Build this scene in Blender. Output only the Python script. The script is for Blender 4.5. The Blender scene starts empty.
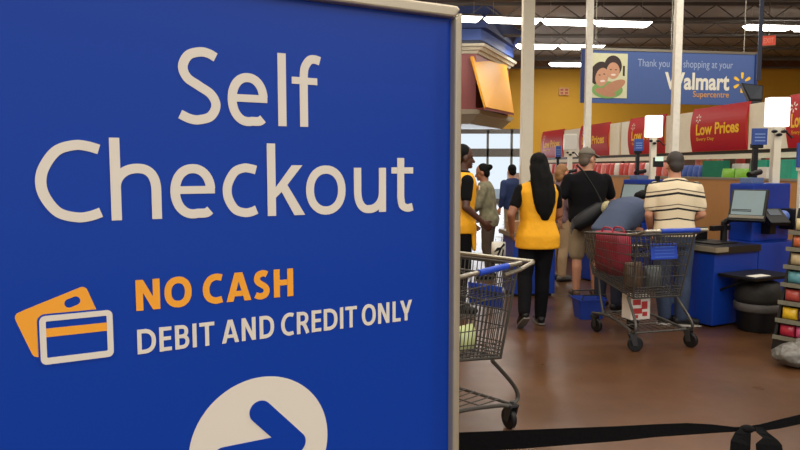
import bpy, bmesh, math, random
from mathutils import Vector, Matrix
random.seed(7)
S = bpy.context.scene
COL = S.collection
PI = math.pi

# ------------------------------------------------------------------ camera, world, lights, exposure
EYE = 1.55
FPX = 680.0
PITCH = math.atan(57 / FPX)
cam_d = bpy.data.cameras.new('camera')
cam = bpy.data.objects.new('camera', cam_d)
COL.objects.link(cam)
cam.location = (0, 0, EYE)
cam.rotation_euler = (PI / 2 - PITCH, 0, 0)
cam_d.sensor_width = 36
cam_d.lens = 36 * FPX / 800
cam_d.clip_start = .05
S.camera = cam
S.view_settings.view_transform = 'Standard'
S.view_settings.look = 'None'
S.view_settings.gamma = 1
S.view_settings.use_curve_mapping = False
S.view_settings.exposure = 0.0

world = bpy.data.worlds.new('world')
S.world = world
world.use_nodes = True
wn = world.node_tree.nodes['Background']
wn.inputs[0].default_value = (.86, .93, 1, 1)
wn.inputs[1].default_value = 1.0

def area(name, loc, sx, sy, power, color=(1, .93, .82), rot=(0, 0, 0)):
    l = bpy.data.lights.new(name, 'AREA')
    l.shape = 'RECTANGLE'
    l.size = sx
    l.size_y = sy
    l.energy = power
    l.color = color
    o = bpy.data.objects.new(name, l)
    COL.objects.link(o)
    o.location = loc
    o.rotation_euler = rot
    return o

# rows of ceiling tubes over the near part of the store (above and behind the photographer)
for ly, lp_ in ((-4, 800), (1.5, 700), (7, 430), (12.5, 430)):
    area('tube_row', (3, ly, 5.6), 17, .35, lp_)
# rows beyond, where the tall sign and the picture's edges hide the fittings
area('tube_row', (-4.5, 20, 5.6), 7, .35, 140)
area('tube_row', (-4.5, 25, 5.6), 7, .35, 140)
# daylight falling in through the entrance glazing
area('entrance_daylight', (1.5, 29.6, 1.8), 6, 2.6, 300, (.82, .91, 1), (-PI / 2, 0, 0))

# ------------------------------------------------------------------ helpers
def lin(c):
    return tuple((v / 255 / 12.92) if v / 255 <= .04045 else ((v / 255 + .055) / 1.055) ** 2.4 for v in c)

def at(px, py, Y):
    u = (px - 400) / FPX
    v = (py - 225) / FPX
    d = Vector((u, math.cos(PITCH) - v * math.sin(PITCH), -math.sin(PITCH) - v * math.cos(PITCH)))
    return Vector((0, 0, EYE)) + d * (Y / d.y)

MATS = {}
def mat(name, rgb, rough=.6, metal=0, var=.10, vscale=14, bump=0, emit=0, coat=0, spec=.5):
    if name in MATS:
        return MATS[name]
    m = bpy.data.materials.new(name)
    m.use_nodes = True
    nt = m.node_tree
    b = nt.nodes['Principled BSDF']
    c = lin(rgb)
    b.inputs['Roughness'].default_value = rough
    b.inputs['Metallic'].default_value = metal
    b.inputs['Specular IOR Level'].default_value = spec
    if coat:
        b.inputs['Coat Weight'].default_value = coat
        b.inputs['Coat Roughness'].default_value = .12
    tc = nt.nodes.new('ShaderNodeTexCoord')
    nz = nt.nodes.new('ShaderNodeTexNoise')
    nz.inputs['Scale'].default_value = vscale
    nz.inputs['Detail'].default_value = 3
    nt.links.new(tc.outputs['Object'], nz.inputs['Vector'])
    mx = nt.nodes.new('ShaderNodeMix')
    mx.data_type = 'RGBA'
    mx.inputs['A'].default_value = (*[v * (1 - var) for v in c], 1)
    mx.inputs['B'].default_value = (*[min(1, v * (1 + var)) for v in c], 1)
    nt.links.new(nz.outputs['Fac'], mx.inputs['Factor'])
    nt.links.new(mx.outputs['Result'], b.inputs['Base Color'])
    if bump:
        bp = nt.nodes.new('ShaderNodeBump')
        bp.inputs['Strength'].default_value = bump
        bp.inputs['Distance'].default_value = .01
        nt.links.new(nz.outputs['Fac'], bp.inputs['Height'])
        nt.links.new(bp.outputs['Normal'], b.inputs['Normal'])
    if emit:
        nt.links.new(mx.outputs['Result'], b.inputs['Emission Color'])
        b.inputs['Emission Strength'].default_value = emit
    MATS[name] = m
    return m

def obj(name, me, m, parent=None):
    o = bpy.data.objects.new(name, me)
    COL.objects.link(o)
    me.materials.clear()
    me.materials.append(m)
    if parent is not None:
        o.parent = parent
    return o

class MB:
    def __init__(self):
        self.bm = bmesh.new()
    def _tag(self, vs, M):
        bmesh.ops.transform(self.bm, matrix=M, verts=vs)
    def box(self, c, s, rot=None, bev=0):
        r = bmesh.ops.create_cube(self.bm, size=1)
        vs = r['verts']
        M = Matrix.Translation(Vector(c)) @ (rot.to_4x4() if rot else Matrix()) @ Matrix.Diagonal((*s, 1))
        self._tag(vs, M)
        if bev:
            es = list({e for v in vs for e in v.link_edges})
            bmesh.ops.bevel(self.bm, geom=es, offset=bev, segments=2, affect='EDGES', profile=.7)
        return self
    def tube(self, pts, r, n=8, closed=False, flat=1.0):
        pts = [Vector(p) for p in pts]
        rs = r if isinstance(r, (list, tuple)) else [r] * len(pts)
        rings = []
        N = len(pts)
        ref = None
        for i, p in enumerate(pts):
            if closed:
                t = pts[(i + 1) % N] - pts[i - 1]
            else:
                t = pts[min(i + 1, N - 1)] - pts[max(i - 1, 0)]
            if t.length < 1e-9:
                t = Vector((0, 0, 1))
            t.normalize()
            if ref is None:
                ref = Vector((0, 0, 1)) if abs(t.z) < .9 else Vector((1, 0, 0))
            a = t.cross(ref)
            if a.length < 1e-6:
                a = t.orthogonal()
            a.normalize()
            b = a.cross(t).normalized()
            ref = b
            rings.append([self.bm.verts.new(p + (a * math.cos(2 * PI * k / n) + b * (math.sin(2 * PI * k / n) * flat)) * rs[i]) for k in range(n)])
        for i in range(N if closed else N - 1):
            A, B = rings[i], rings[(i + 1) % N]
            for k in range(n):
                self.bm.faces.new((A[k], A[(k + 1) % n], B[(k + 1) % n], B[k]))
        if not closed:
            self.bm.faces.new(rings[0][::-1])
            self.bm.faces.new(rings[-1])
        return self
    def cyl(self, a, b, r, n=20):
        return self.tube([a, b], r, n)
    def ell(self, c, r, rot=None, u=16, v=10):
        q = bmesh.ops.create_uvsphere(self.bm, u_segments=u, v_segments=v, radius=1)
        r3 = (r, r, r) if isinstance(r, (int, float)) else r
        self._tag(q['verts'], Matrix.Translation(Vector(c)) @ (rot.to_4x4() if rot else Matrix()) @ Matrix.Diagonal((*r3, 1)))
        return self
    def cap(self, a, b, ra, rb=None, n=14):
        a, b = Vector(a), Vector(b)
        rb = ra if rb is None else rb
        d = (b - a)
        L = d.length
        d = d / L if L > 1e-6 else Vector((0, 0, 1))
        pts, rs = [], []
        for k in range(6):
            t = k / 5 * PI / 2
            pts.append(a - d * ra * math.cos(t)); rs.append(max(ra * math.sin(t), 1e-4))
        for k in range(6):
            t = k / 5 * PI / 2
            pts.append(b + d * rb * math.sin(t)); rs.append(max(rb * math.cos(t), 1e-4))
        return self.tube(pts, rs, n)
    def loft(self, secs, n=24, e=.86):
        """secs: (centre, lateral vector with half width, depth vector with half depth); solid, capped"""
        rings = []
        for c, a, b in secs:
            c, a, b = Vector(c), Vector(a), Vector(b)
            ring = []
            for k in range(n):
                t = 2 * PI * k / n
                cs, sn = math.cos(t), math.sin(t)
                ring.append(self.bm.verts.new(c + a * (math.copysign(abs(cs) ** e, cs)) + b * (math.copysign(abs(sn) ** e, sn))))
            rings.append(ring)
        for A, B in zip(rings, rings[1:]):
            for k in range(n):
                self.bm.faces.new((A[k], A[(k + 1) % n], B[(k + 1) % n], B[k]))
        self.bm.faces.new(rings[0][::-1])
        self.bm.faces.new(rings[-1])
        return self
    def prism(self, poly, vec):
        vec = Vector(vec)
        A = [self.bm.verts.new(Vector(p)) for p in poly]
        B = [self.bm.verts.new(Vector(p) + vec) for p in poly]
        n = len(A)
        self.bm.faces.new(A[::-1])
        self.bm.faces.new(B)
        for k in range(n):
            self.bm.faces.new((A[k], A[(k + 1) % n], B[(k + 1) % n], B[k]))
        return self
    def hexa(self, p):
        """eight corners: four of the bottom then four of the top in the same turn"""
        v = [self.bm.verts.new(Vector(q)) for q in p]
        for f in ((3, 2, 1, 0), (4, 5, 6, 7), (0, 1, 5, 4), (1, 2, 6, 5), (2, 3, 7, 6), (3, 0, 4, 7)):
            self.bm.faces.new([v[i] for i in f])
        return self
    def lathe(self, prof, c=(0, 0, 0), n=28):
        c = Vector(c)
        rings = [[self.bm.verts.new(c + Vector((r * math.cos(2 * PI * k / n), r * math.sin(2 * PI * k / n), z))) for k in range(n)] for r, z in prof]
        for A, B in zip(rings, rings[1:]):
            for k in range(n):
                self.bm.faces.new((A[k], A[(k + 1) % n], B[(k + 1) % n], B[k]))
        self.bm.faces.new(rings[0][::-1])
        self.bm.faces.new(rings[-1])
        return self
    def mesh(self, name, smooth=False):
        bmesh.ops.recalc_face_normals(self.bm, faces=self.bm.faces[:])
        me = bpy.data.meshes.new(name)
        self.bm.to_mesh(me)
        self.bm.free()
        if smooth:
            for p in me.polygons:
                p.use_smooth = True
            if smooth == 'angle':
                try:
                    me.set_sharp_from_angle(angle=math.radians(40))
                except Exception:
                    pass
        return me
    def build(self, name, m, parent=None, smooth=False):
        return obj(name, self.mesh(name, smooth), m, parent)

def fuse(mb, name, voxel, smooth_iter=4, factor=.5):
    """voxel-remesh overlapping solids into one continuous skin"""
    me = mb.mesh(name + '_raw')
    o = bpy.data.objects.new(name, me)
    COL.objects.link(o)
    r = o.modifiers.new('r', 'REMESH')
    r.mode = 'VOXEL'
    r.voxel_size = voxel
    s = o.modifiers.new('s', 'SMOOTH')
    s.factor = factor
    s.iterations = smooth_iter
    dg = bpy.context.evaluated_depsgraph_get()
    out = bpy.data.meshes.new_from_object(o.evaluated_get(dg))
    bpy.data.objects.remove(o)
    bpy.data.meshes.remove(me)
    for p in out.polygons:
        p.use_smooth = True
    out.name = name
    return out

def tag(o, label, cat, group=None, kind=None):
    o['label'] = label
    o['category'] = cat
    if group:
        o['group'] = group
    if kind:
        o['kind'] = kind
    return o

def struct(o):
    o['kind'] = 'structure'
    return o

def thing(name, label, cat, loc=(0, 0, 0), rz=0, group=None):
    o = bpy.data.objects.new(name, None)
    o.empty_display_size = .1
    COL.objects.link(o)
    o.location = loc
    o.rotation_euler = (0, 0, rz)
    return tag(o, label, cat, group)

def dup(root, loc, rz, label=None):
    r = root.copy()
    COL.objects.link(r)
    r.location = loc
    r.rotation_euler = (0, 0, rz)
    if label:
        r['label'] = label
    for ch in list(root.children):
        c = ch.copy()
        COL.objects.link(c)
        c.parent = r
        for g in list(ch.children):
            d = g.copy()
            COL.objects.link(d)
            d.parent = c
    return r

def text_geo(s, bold=0, shear=0):
    cu = bpy.data.curves.new('t', 'FONT')
    cu.body = s
    cu.size = 1
    cu.offset = bold
    cu.shear = shear
    cu.resolution_u = 4
    o = bpy.data.objects.new('t', cu)
    COL.objects.link(o)
    dg = bpy.context.evaluated_depsgraph_get()
    me = bpy.data.meshes.new_from_object(o.evaluated_get(dg))
    V = [v.co.copy() for v in me.vertices]
    F = [tuple(p.vertices) for p in me.polygons]
    bpy.data.objects.remove(o)
    bpy.data.curves.remove(cu)
    bpy.data.meshes.remove(me)
    return V, F

def add_text(mb, s, x0, x1, z0, z1, fn, bold=0, shear=0, cuts=0):
    """fit the text's outline into x0..x1, z0..z1 and lay it down with fn(x, z)"""
    V, F = text_geo(s, bold, shear)
    ax, bx = min(v.x for v in V), max(v.x for v in V)
    ay, by = min(v.y for v in V), max(v.y for v in V)
    if cuts:
        b2 = bmesh.new()
        q = [b2.verts.new(v) for v in V]
        for f in F:
            try:
                b2.faces.new([q[i] for i in f])
            except ValueError:
                pass
        for k in range(1, cuts):
            bmesh.ops.bisect_plane(b2, geom=b2.verts[:] + b2.edges[:] + b2.faces[:], plane_co=(0, ay + (by - ay) * k / cuts, 0), plane_no=(0, 1, 0))
        b2.verts.index_update()
        V = [v.co.copy() for v in b2.verts]
        F = [tuple(v.index for v in f.verts) for f in b2.faces]
        b2.free()
    vs = [mb.bm.verts.new(fn(x0 + (v.x - ax) / (bx - ax) * (x1 - x0), z0 + (v.y - ay) / (by - ay) * (z1 - z0))) for v in V]
    for f in F:
        try:
            mb.bm.faces.new([vs[i] for i in f])
        except ValueError:
            pass
    return mb

def spline(P, k=8, closed=False):
    P = [Vector((*p, 0)) if len(p) == 2 else Vector(p) for p in P]
    out = []
    n = len(P)
    for i in range(n if closed else n - 1):
        if closed:
            a, b, c, d = P[i - 1], P[i], P[(i + 1) % n], P[(i + 2) % n]
        else:
            a, b, c, d = P[max(i - 1, 0)], P[i], P[i + 1], P[min(i + 2, n - 1)]
        for j in range(k):
            t = j / k
            out.append(.5 * ((2 * b) + (c - a) * t + (2 * a - 5 * b + 4 * c - d) * t * t + (3 * b - a - 3 * c + d) * t ** 3))
    if not closed:
        out.append(P[-1])
    return out

# ------------------------------------------------------------------ materials
M_blue = mat('blue_enamel', (16, 56, 152), .35, var=.05)
M_black = mat('black_plastic', (12, 12, 14), .5, spec=.35)
M_dark = mat('dark_metal', (52, 52, 54), .4, .6)
M_wire = mat('grey_plated_wire', (74, 72, 69), .42, .55, var=.15)
M_steel = mat('brushed_steel', (150, 145, 132), .32, .8, var=.08, vscale=60)
M_cream = mat('cream_paint', (230, 223, 202), .5, var=.06)
M_white = mat('white_panel', (226, 222, 208), .5, var=.04)
M_red = mat('sign_red', (178, 22, 34), .3, var=.06)
M_yellow = mat('lettering_yellow', (240, 190, 40), .5, var=.03)
M_tan = mat('tan_laminate', (182, 128, 70), .5, var=.08, vscale=5)
M_skin = mat('skin_light', (190, 136, 108), .55, var=.06)
M_skin_tan = mat('skin_tan', (150, 100, 74), .55, var=.06)
M_skin_dark = mat('skin_dark', (82, 52, 40), .5, var=.06)
M_hair = mat('black_hair', (5, 4, 4), .75, var=.4, vscale=60, bump=.4, spec=.2)
M_blackcloth = mat('black_cloth', (8, 8, 12), .9, var=.2, bump=.2, spec=.2)
M_vest = mat('yellow_vest_cloth', (236, 168, 18), .8, var=.12, vscale=13, bump=1.0)
M_eye = mat('eye_dark', (25, 18, 15), .3)
M_wood = mat('brown_card', (150, 112, 74), .7)

# ------------------------------------------------------------------ setting
def floor_mat():
    m = bpy.data.materials.new('polished_brown_concrete')
    m.use_nodes = True
    nt = m.node_tree
    b = nt.nodes['Principled BSDF']
    tc = nt.nodes.new('ShaderNodeTexCoord')
    n1 = nt.nodes.new('ShaderNodeTexNoise')
    n1.inputs['Scale'].default_value = .9
    n1.inputs['Detail'].default_value = 6
    n1.inputs['Roughness'].default_value = .65
    nt.links.new(tc.outputs['Object'], n1.inputs['Vector'])
    cr = nt.nodes.new('ShaderNodeValToRGB')
    e = cr.color_ramp.elements
    e[0].position, e[0].color = .3, (*lin((66, 42, 25)), 1)
    e[1].position, e[1].color = .72, (*lin((98, 65, 39)), 1)
    nt.links.new(n1.outputs['Fac'], cr.inputs['Fac'])
    nt.links.new(cr.outputs['Color'], b.inputs['Base Color'])
    n2 = nt.nodes.new('ShaderNodeTexNoise')
    n2.inputs['Scale'].default_value = 5
    n2.inputs['Detail'].default_value = 4
    nt.links.new(tc.outputs['Object'], n2.inputs['Vector'])
    mr = nt.nodes.new('ShaderNodeMapRange')
    mr.inputs['To Min'].default_value = .22
    mr.inputs['To Max'].default_value = .42
    nt.links.new(n2.outputs['Fac'], mr.inputs['Value'])
    nt.links.new(mr.outputs['Result'], b.inputs['Roughness'])
    return m

XL, XR, YB, YF, ZC = -9, 19, 30, -8, 6.3
struct(MB().box(((XL + XR) / 2, (YB + YF) / 2, -.1), (XR - XL, YB - YF + 2, .2)).build('floor', floor_mat()))
M_deck = mat('ceiling_deck', (160, 153, 146), .8, var=.12, vscale=3)
struct(MB().box(((XL + XR) / 2, (YB + YF) / 2, ZC + .1), (XR - XL, YB - YF + 2, .2)).build('ceiling', M_deck))
M_wall = mat('mustard_wall_paint', (226, 172, 50), .7, var=.05, vscale=1.5)
M_upper = mat('brown_wall_shade', (112, 74, 42), .75, var=.08, vscale=1.5)  # shade at the top of the wall, put into the colour as brown
WX0, WX1, WZ = -2.2, 5.55, 3.25
wb = MB()
wb.box(((XL + WX0) / 2, YB + .1, 2.95), (WX0 - XL, .2, 5.9))
wb.box(((XR + WX1) / 2, YB + .1, 2.95), (XR - WX1, .2, 5.9))
wb.box(((WX0 + WX1) / 2, YB + .1, (WZ + 5.9) / 2), (WX1 - WX0, .2, 5.9 - WZ))
struct(wb.build('wall_back', M_wall))
struct(MB().box(((XL + XR) / 2, YB + .1, 6.1), (XR - XL, .2, .4)).build('trim_1', M_upper))
struct(MB().box((XL - .1, (YB + YF) / 2, ZC / 2), (.2, YB - YF + 2, ZC)).build('wall_left', M_wall))
struct(MB().box((XR + .1, (YB + YF) / 2, ZC / 2), (.2, YB - YF + 2, ZC)).build('wall_right', M_wall))
# entrance glazing
M_alu = mat('grey_aluminium', (122, 118, 112), .45, .3)
M_glass = bpy.data.materials.new('clear_glass')
M_glass.use_nodes = True
gb = M_glass.node_tree.nodes['Principled BSDF']
gb.inputs['Transmission Weight'].default_value = 1
gb.inputs['Roughness'].default_value = 0
gb.inputs['IOR'].default_value = 1.02
gb.inputs['Base Color'].default_value = (.95, .98, 1, 1)
wf = MB()
wf.box(((WX0 + WX1) / 2, YB + .05, WZ - .10), (WX1 - WX0, .14, .2))
wf.box(((WX0 + WX1) / 2, YB + .05, 2.22), (WX1 - WX0, .14, .36))
mull = [WX0 + .05, -.5, .7, 1.95, 2.55, 3.85, 4.9, WX1 - .05]
for x in mull:
    wf.box((x, YB + .05, WZ / 2), (.09, .14, WZ))
wf.box(((WX0 + WX1) / 2, YB + .05, .1), (WX1 - WX0, .14, .2))
w1 = struct(wf.build('window_1', M_alu))
MB().box(((WX0 + WX1) / 2, YB + .06, WZ / 2), (WX1 - WX0, .012, WZ)).build('pane', M_glass, w1)
# pavement outside
M_asph = mat('asphalt', (150, 155, 160), .8, vscale=2)
struct(MB().box((2, 41, -.06), (60, 20, .1)).build('ground', M_asph))

# roof joists
M_joist = mat('joist_steel', (104, 99, 94), .8, .05)
for jy in (13.5, 15.5, 17.2, 19.8, 22.2, 24.6, 27.0, 29.2):
    j = MB()
    j.box((5, jy, 6.2), (27.6, .12, .08))
    j.box((5, jy, 5.78), (27.6, .10, .07))
    x = -8.6
    while x < 18.4:
        j.tube([(x, jy, 6.18), (x + .55, jy, 5.8)], .016, 6)
        j.tube([(x + .55, jy, 5.8), (x + 1.1, jy, 6.18)], .016, 6)
        x += 1.1
    struct(j.build('ceiling_joist', M_joist))

# ------------------------------------------------------------------ SELF CHECKOUT SIGN (foreground)
YAW = math.radians(29.5)
D0 = at(450, 225, .9965)
sign = thing('floor_sign', 'large blue self checkout sign in a steel frame, nearest the camera at left', 'sign',
             (D0.x, D0.y, 0), YAW)
# sign frame coordinates: x along the board, y into the board, z up; u, v measured from the frame's inner right edge
def sp(u, v, d=0.0):
    return Vector((u, d, D0.z + v))
M_sign = mat('sign_blue', (0, 54, 154), .34, var=.02, vscale=3, spec=.28)
M_vinyl = mat('white_vinyl', (216, 208, 194), .5, var=.02)
M_vinyl_o = mat('orange_vinyl', (236, 158, 38), .5, var=.03)
M_frame = mat('champagne_aluminium', (176, 166, 146), .38, .55, var=.08, vscale=40)
UL, UR, VT, VB = -.625, 0.0, .297, -.56
MB().box(sp((UL + UR) / 2, (VT + VB) / 2, .006), (UR - UL + .01, .008, VT - VB + .01)).build('panel', M_sign, sign)
fr = MB()
FW = .0125
def bar(poly):
    fr.prism([sp(u, v, -.011) for u, v in poly], (0, .034, 0))
bar([(UL - FW, VT + FW), (UL, VT), (UR, VT), (UR + FW - .003, VT + FW - .001), (UR + FW - .009, VT + FW + .004)])
bar([(UL - FW, VB - FW), (UL, VB), (UR, VB), (UR + FW, VB - FW)])
bar([(UL - FW, VT + FW), (UL, VT), (UL, VB), (UL - FW, VB - FW)])
bar([(UR + FW, VT + FW - .004), (UR + .0005, VT - .0005), (UR + .0005, VB), (UR + FW, VB - FW)])
fo = fr.build('frame', M_frame, sign)
fb = fo.modifiers.new('b', 'BEVEL')
fb.width = .003
fb.segments = 2
pp = MB().cyl(sp((UL + UR) / 2, VB - .01, .03), (-.3125, .03, .02), .022)
pp.box(sp((UL + UR) / 2, VB + .1, .025), (.08, .012, .26))
pp.build('pole', M_frame, sign)
MB().lathe([(.2, 0), (.2, .012), (.17, .024), (.05, .034), (.03, .05)], (-.3125, .03, 0)).build('base', M_frame, sign, True)

LAYER = [0]
def stroke(mb, P, w, closed=False):
    LAYER[0] = (LAYER[0] + 1) % 4
    lay = LAYER[0] * .00012
    P = [Vector((p[0], p[1], 0)) for p in P]
    n = len(P)
    L, R = [], []
    for i in range(n):
        a = P[i - 1] if (i > 0 or closed) else P[i]
        c = P[(i + 1) % n] if (i < n - 1 or closed) else P[i]
        t1 = (P[i] - a)
        t2 = (c - P[i])
        t1 = t1.normalized() if t1.length > 1e-9 else t2.normalized()
        t2 = t2.normalized() if t2.length > 1e-9 else t1
        t = (t1 + t2).normalized()
        nn = Vector((-t.y, t.x, 0))
        k = w / 2 / max(.5, nn.dot(Vector((-t1.y, t1.x, 0))))
        L.append(P[i] + nn * k)
        R.append(P[i] - nn * k)
    d0, d1 = .0021, .0012 - lay
    for i in range(n if closed else n - 1):
        j = (i + 1) % n
        q = [L[i], R[i], R[j], L[j]]
        mb.hexa([sp(p.x, p.y, d0) for p in q] + [sp(p.x, p.y, d1) for p in q])

SW = .0109
def glyph(mb, ch, x0, x1, y0, y1, w=SW):
    h = w / 2
    a, b, c, d = x0 + h, x1 - h, y0 + h, y1 - h
    def N(pts):
        return [(a + (b - a) * p[0], c + (d - c) * p[1]) for p in pts]
    XH = .0645
    def arc(cx, cy, rx, ry, t0, t1, n=30, e=.94):
        o = []
        for k in range(n + 1):
            t = math.radians(t0 + (t1 - t0) * k / n)
            cs, sn = math.cos(t), math.sin(t)
            o.append((cx + rx * math.copysign(abs(cs) ** e, cs), cy + ry * math.copysign(abs(sn) ** e, sn)))
        return o
    if ch == 'S':
        stroke(mb, spline(N([(1.0, .935), (.80, .985), (.56, 1.0), (.22, .94), (.05, .775), (.16, .615), (.48, .505), (.84, .385), (.98, .225), (.82, .06), (.46, 0), (.20, .015), (-.06, .075)]), 16), w)
    elif ch == 'C' or ch == 'c':
        q = .92 if ch == 'C' else .93
        stroke(mb, spline(N([(1.07, q + .025), (.86, .988), (.62, 1.0), (.30, .92), (.07, .70), (0, .49), (.07, .28), (.29, .075), (.62, 0), (.86, .012), (1.07, .06)]), 16), w)
    elif ch == 'e':
        cx, cy, rx, ry = (a + b) / 2, (c + d) / 2, (b - a) / 2, (d - c) / 2
        stroke(mb, [(a + .001, cy + ry * .06), (b + h * .9, cy + ry * .06)], w * .84)
        A = arc(cx, cy, rx, ry, 6, 283)
        stroke(mb, A[:-1] + spline([A[-1], (b - rx * .30, c + ry * .03), (b - rx * .06, c + ry * .15)], 5), w)
    elif ch == 'l':
        stroke(mb, [((x0 + x1) / 2, y0), ((x0 + x1) / 2, y1)], w)
    elif ch == 'f':
        sx = x0 + (x1 - x0) * .40
        W = x1 - sx
        stroke(mb, [(sx, y0), (sx, y1 - .032)] + spline([(sx, y1 - .030), (sx + W * .07, y1 - .0165), (sx + W * .36, d - .0012), (sx + W * .68, d + .0005), (x1, d - .0012)], 6), w)
        stroke(mb, [(x0 - .001, y0 + XH - .006), (x1 - .004, y0 + XH - .006)], w * .8)
    elif ch == 'h':
        stroke(mb, [(a, y0), (a, y1)], w)
        t = y0 + XH - h
        mx = a + (b - a) * .54
        stroke(mb, arc(mx, y0 + XH * .58, mx - a, t - y0 - XH * .58, 176, 92, 14, .95) + arc(mx, y0 + XH * .50, b - mx, t - y0 - XH * .50, 88, 0, 16, .82) + [(b, y0)], w)
    elif ch == 'k':
        t = y0 + XH
        stroke(mb, [(a, y0), (a, y1)], w)
        for P in ([(x0 + w, y0 + XH * .36), (x0 + w, y0 + XH * .56), (x1 - w * 1.55, t), (x1 - w * .22, t), (x0 + w * 1.9, y0 + XH * .50)],
                  [(x0 + w * 1.45, y0 + XH * .55), (x0 + w * 2.35, y0 + XH * .63), (x1 + w * .06, y0), (x1 - w * 1.28, y0)]):
            LAYER[0] = (LAYER[0] + 1) % 4
            mb.prism([sp(u, v, .0012 - LAYER[0] * .00012) for u, v in P], (0, .001, 0))
    elif ch == 'o':
        stroke(mb, arc((a + b) / 2, (c + d) / 2, (b - a) / 2, (d - c) / 2, 0, 348, 30), w, True)
    elif ch == 'u':
        t = y1
        mx = a + (b - a) * .46
        stroke(mb, [(a, t)] + arc(mx, c + XH * .42, mx - a, XH * .42, 180, 266, 16, .82) + arc(mx, c + XH * .36, b - mx, XH * .36, 276, 356, 14, .95), w)
        stroke(mb, [(b, t), (b, y0 + .001)], w)
    elif ch == 't':
        sx = x0 + (x1 - x0) * .42
        stroke(mb, [(sx, y1)] + spline([(sx, c + .016), (sx + .0025, c + .004), (sx + .011, c), (x1 - .001, c + .0015)], 6), w)
        stroke(mb, [(x0, y0 + XH - .006), (x1, y0 + XH - .006)], w * .8)

g = MB()
for ch, x0, x1, y0, y1 in (('S', -.3845, -.3329, .1355, .2265), ('e', -.3247, -.2743, .1353, .2), ('l', -.2615, -.2490, .1366, .2278), ('f', -.2411, -.2033, .1366, .2282)):
    glyph(g, ch, x0, x1, y0, y1)
g.build('self_lettering', M_vinyl, sign)
g = MB()
for ch, x0, x1, y0, y1 in (('C', -.5355, -.4696, .0235, .1141), ('h', -.4603, -.4054, .0240, .1177), ('e', -.3951, -.3423, .0231, .0883), ('c', -.3332, -.2879, .0226, .0890),
                           ('k', -.2765, -.2268, .0226, .1144), ('o', -.2243, -.1678, .0218, .0870), ('u', -.1552, -.1062, .0218, .0839), ('t', -.0973, -.0623, .0217, .0975)):
    glyph(g, ch, x0, x1, y0, y1)
g.build('checkout_lettering', M_vinyl, sign)
flat = lambda x, z: sp(x, z, .0014)
def flatpoly(mb, P):
    LAYER[0] = (LAYER[0] + 1) % 4
    mb.prism([sp(u, v, .0012 - LAYER[0] * .00012) for u, v in P], (0, .0009, 0))

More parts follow.
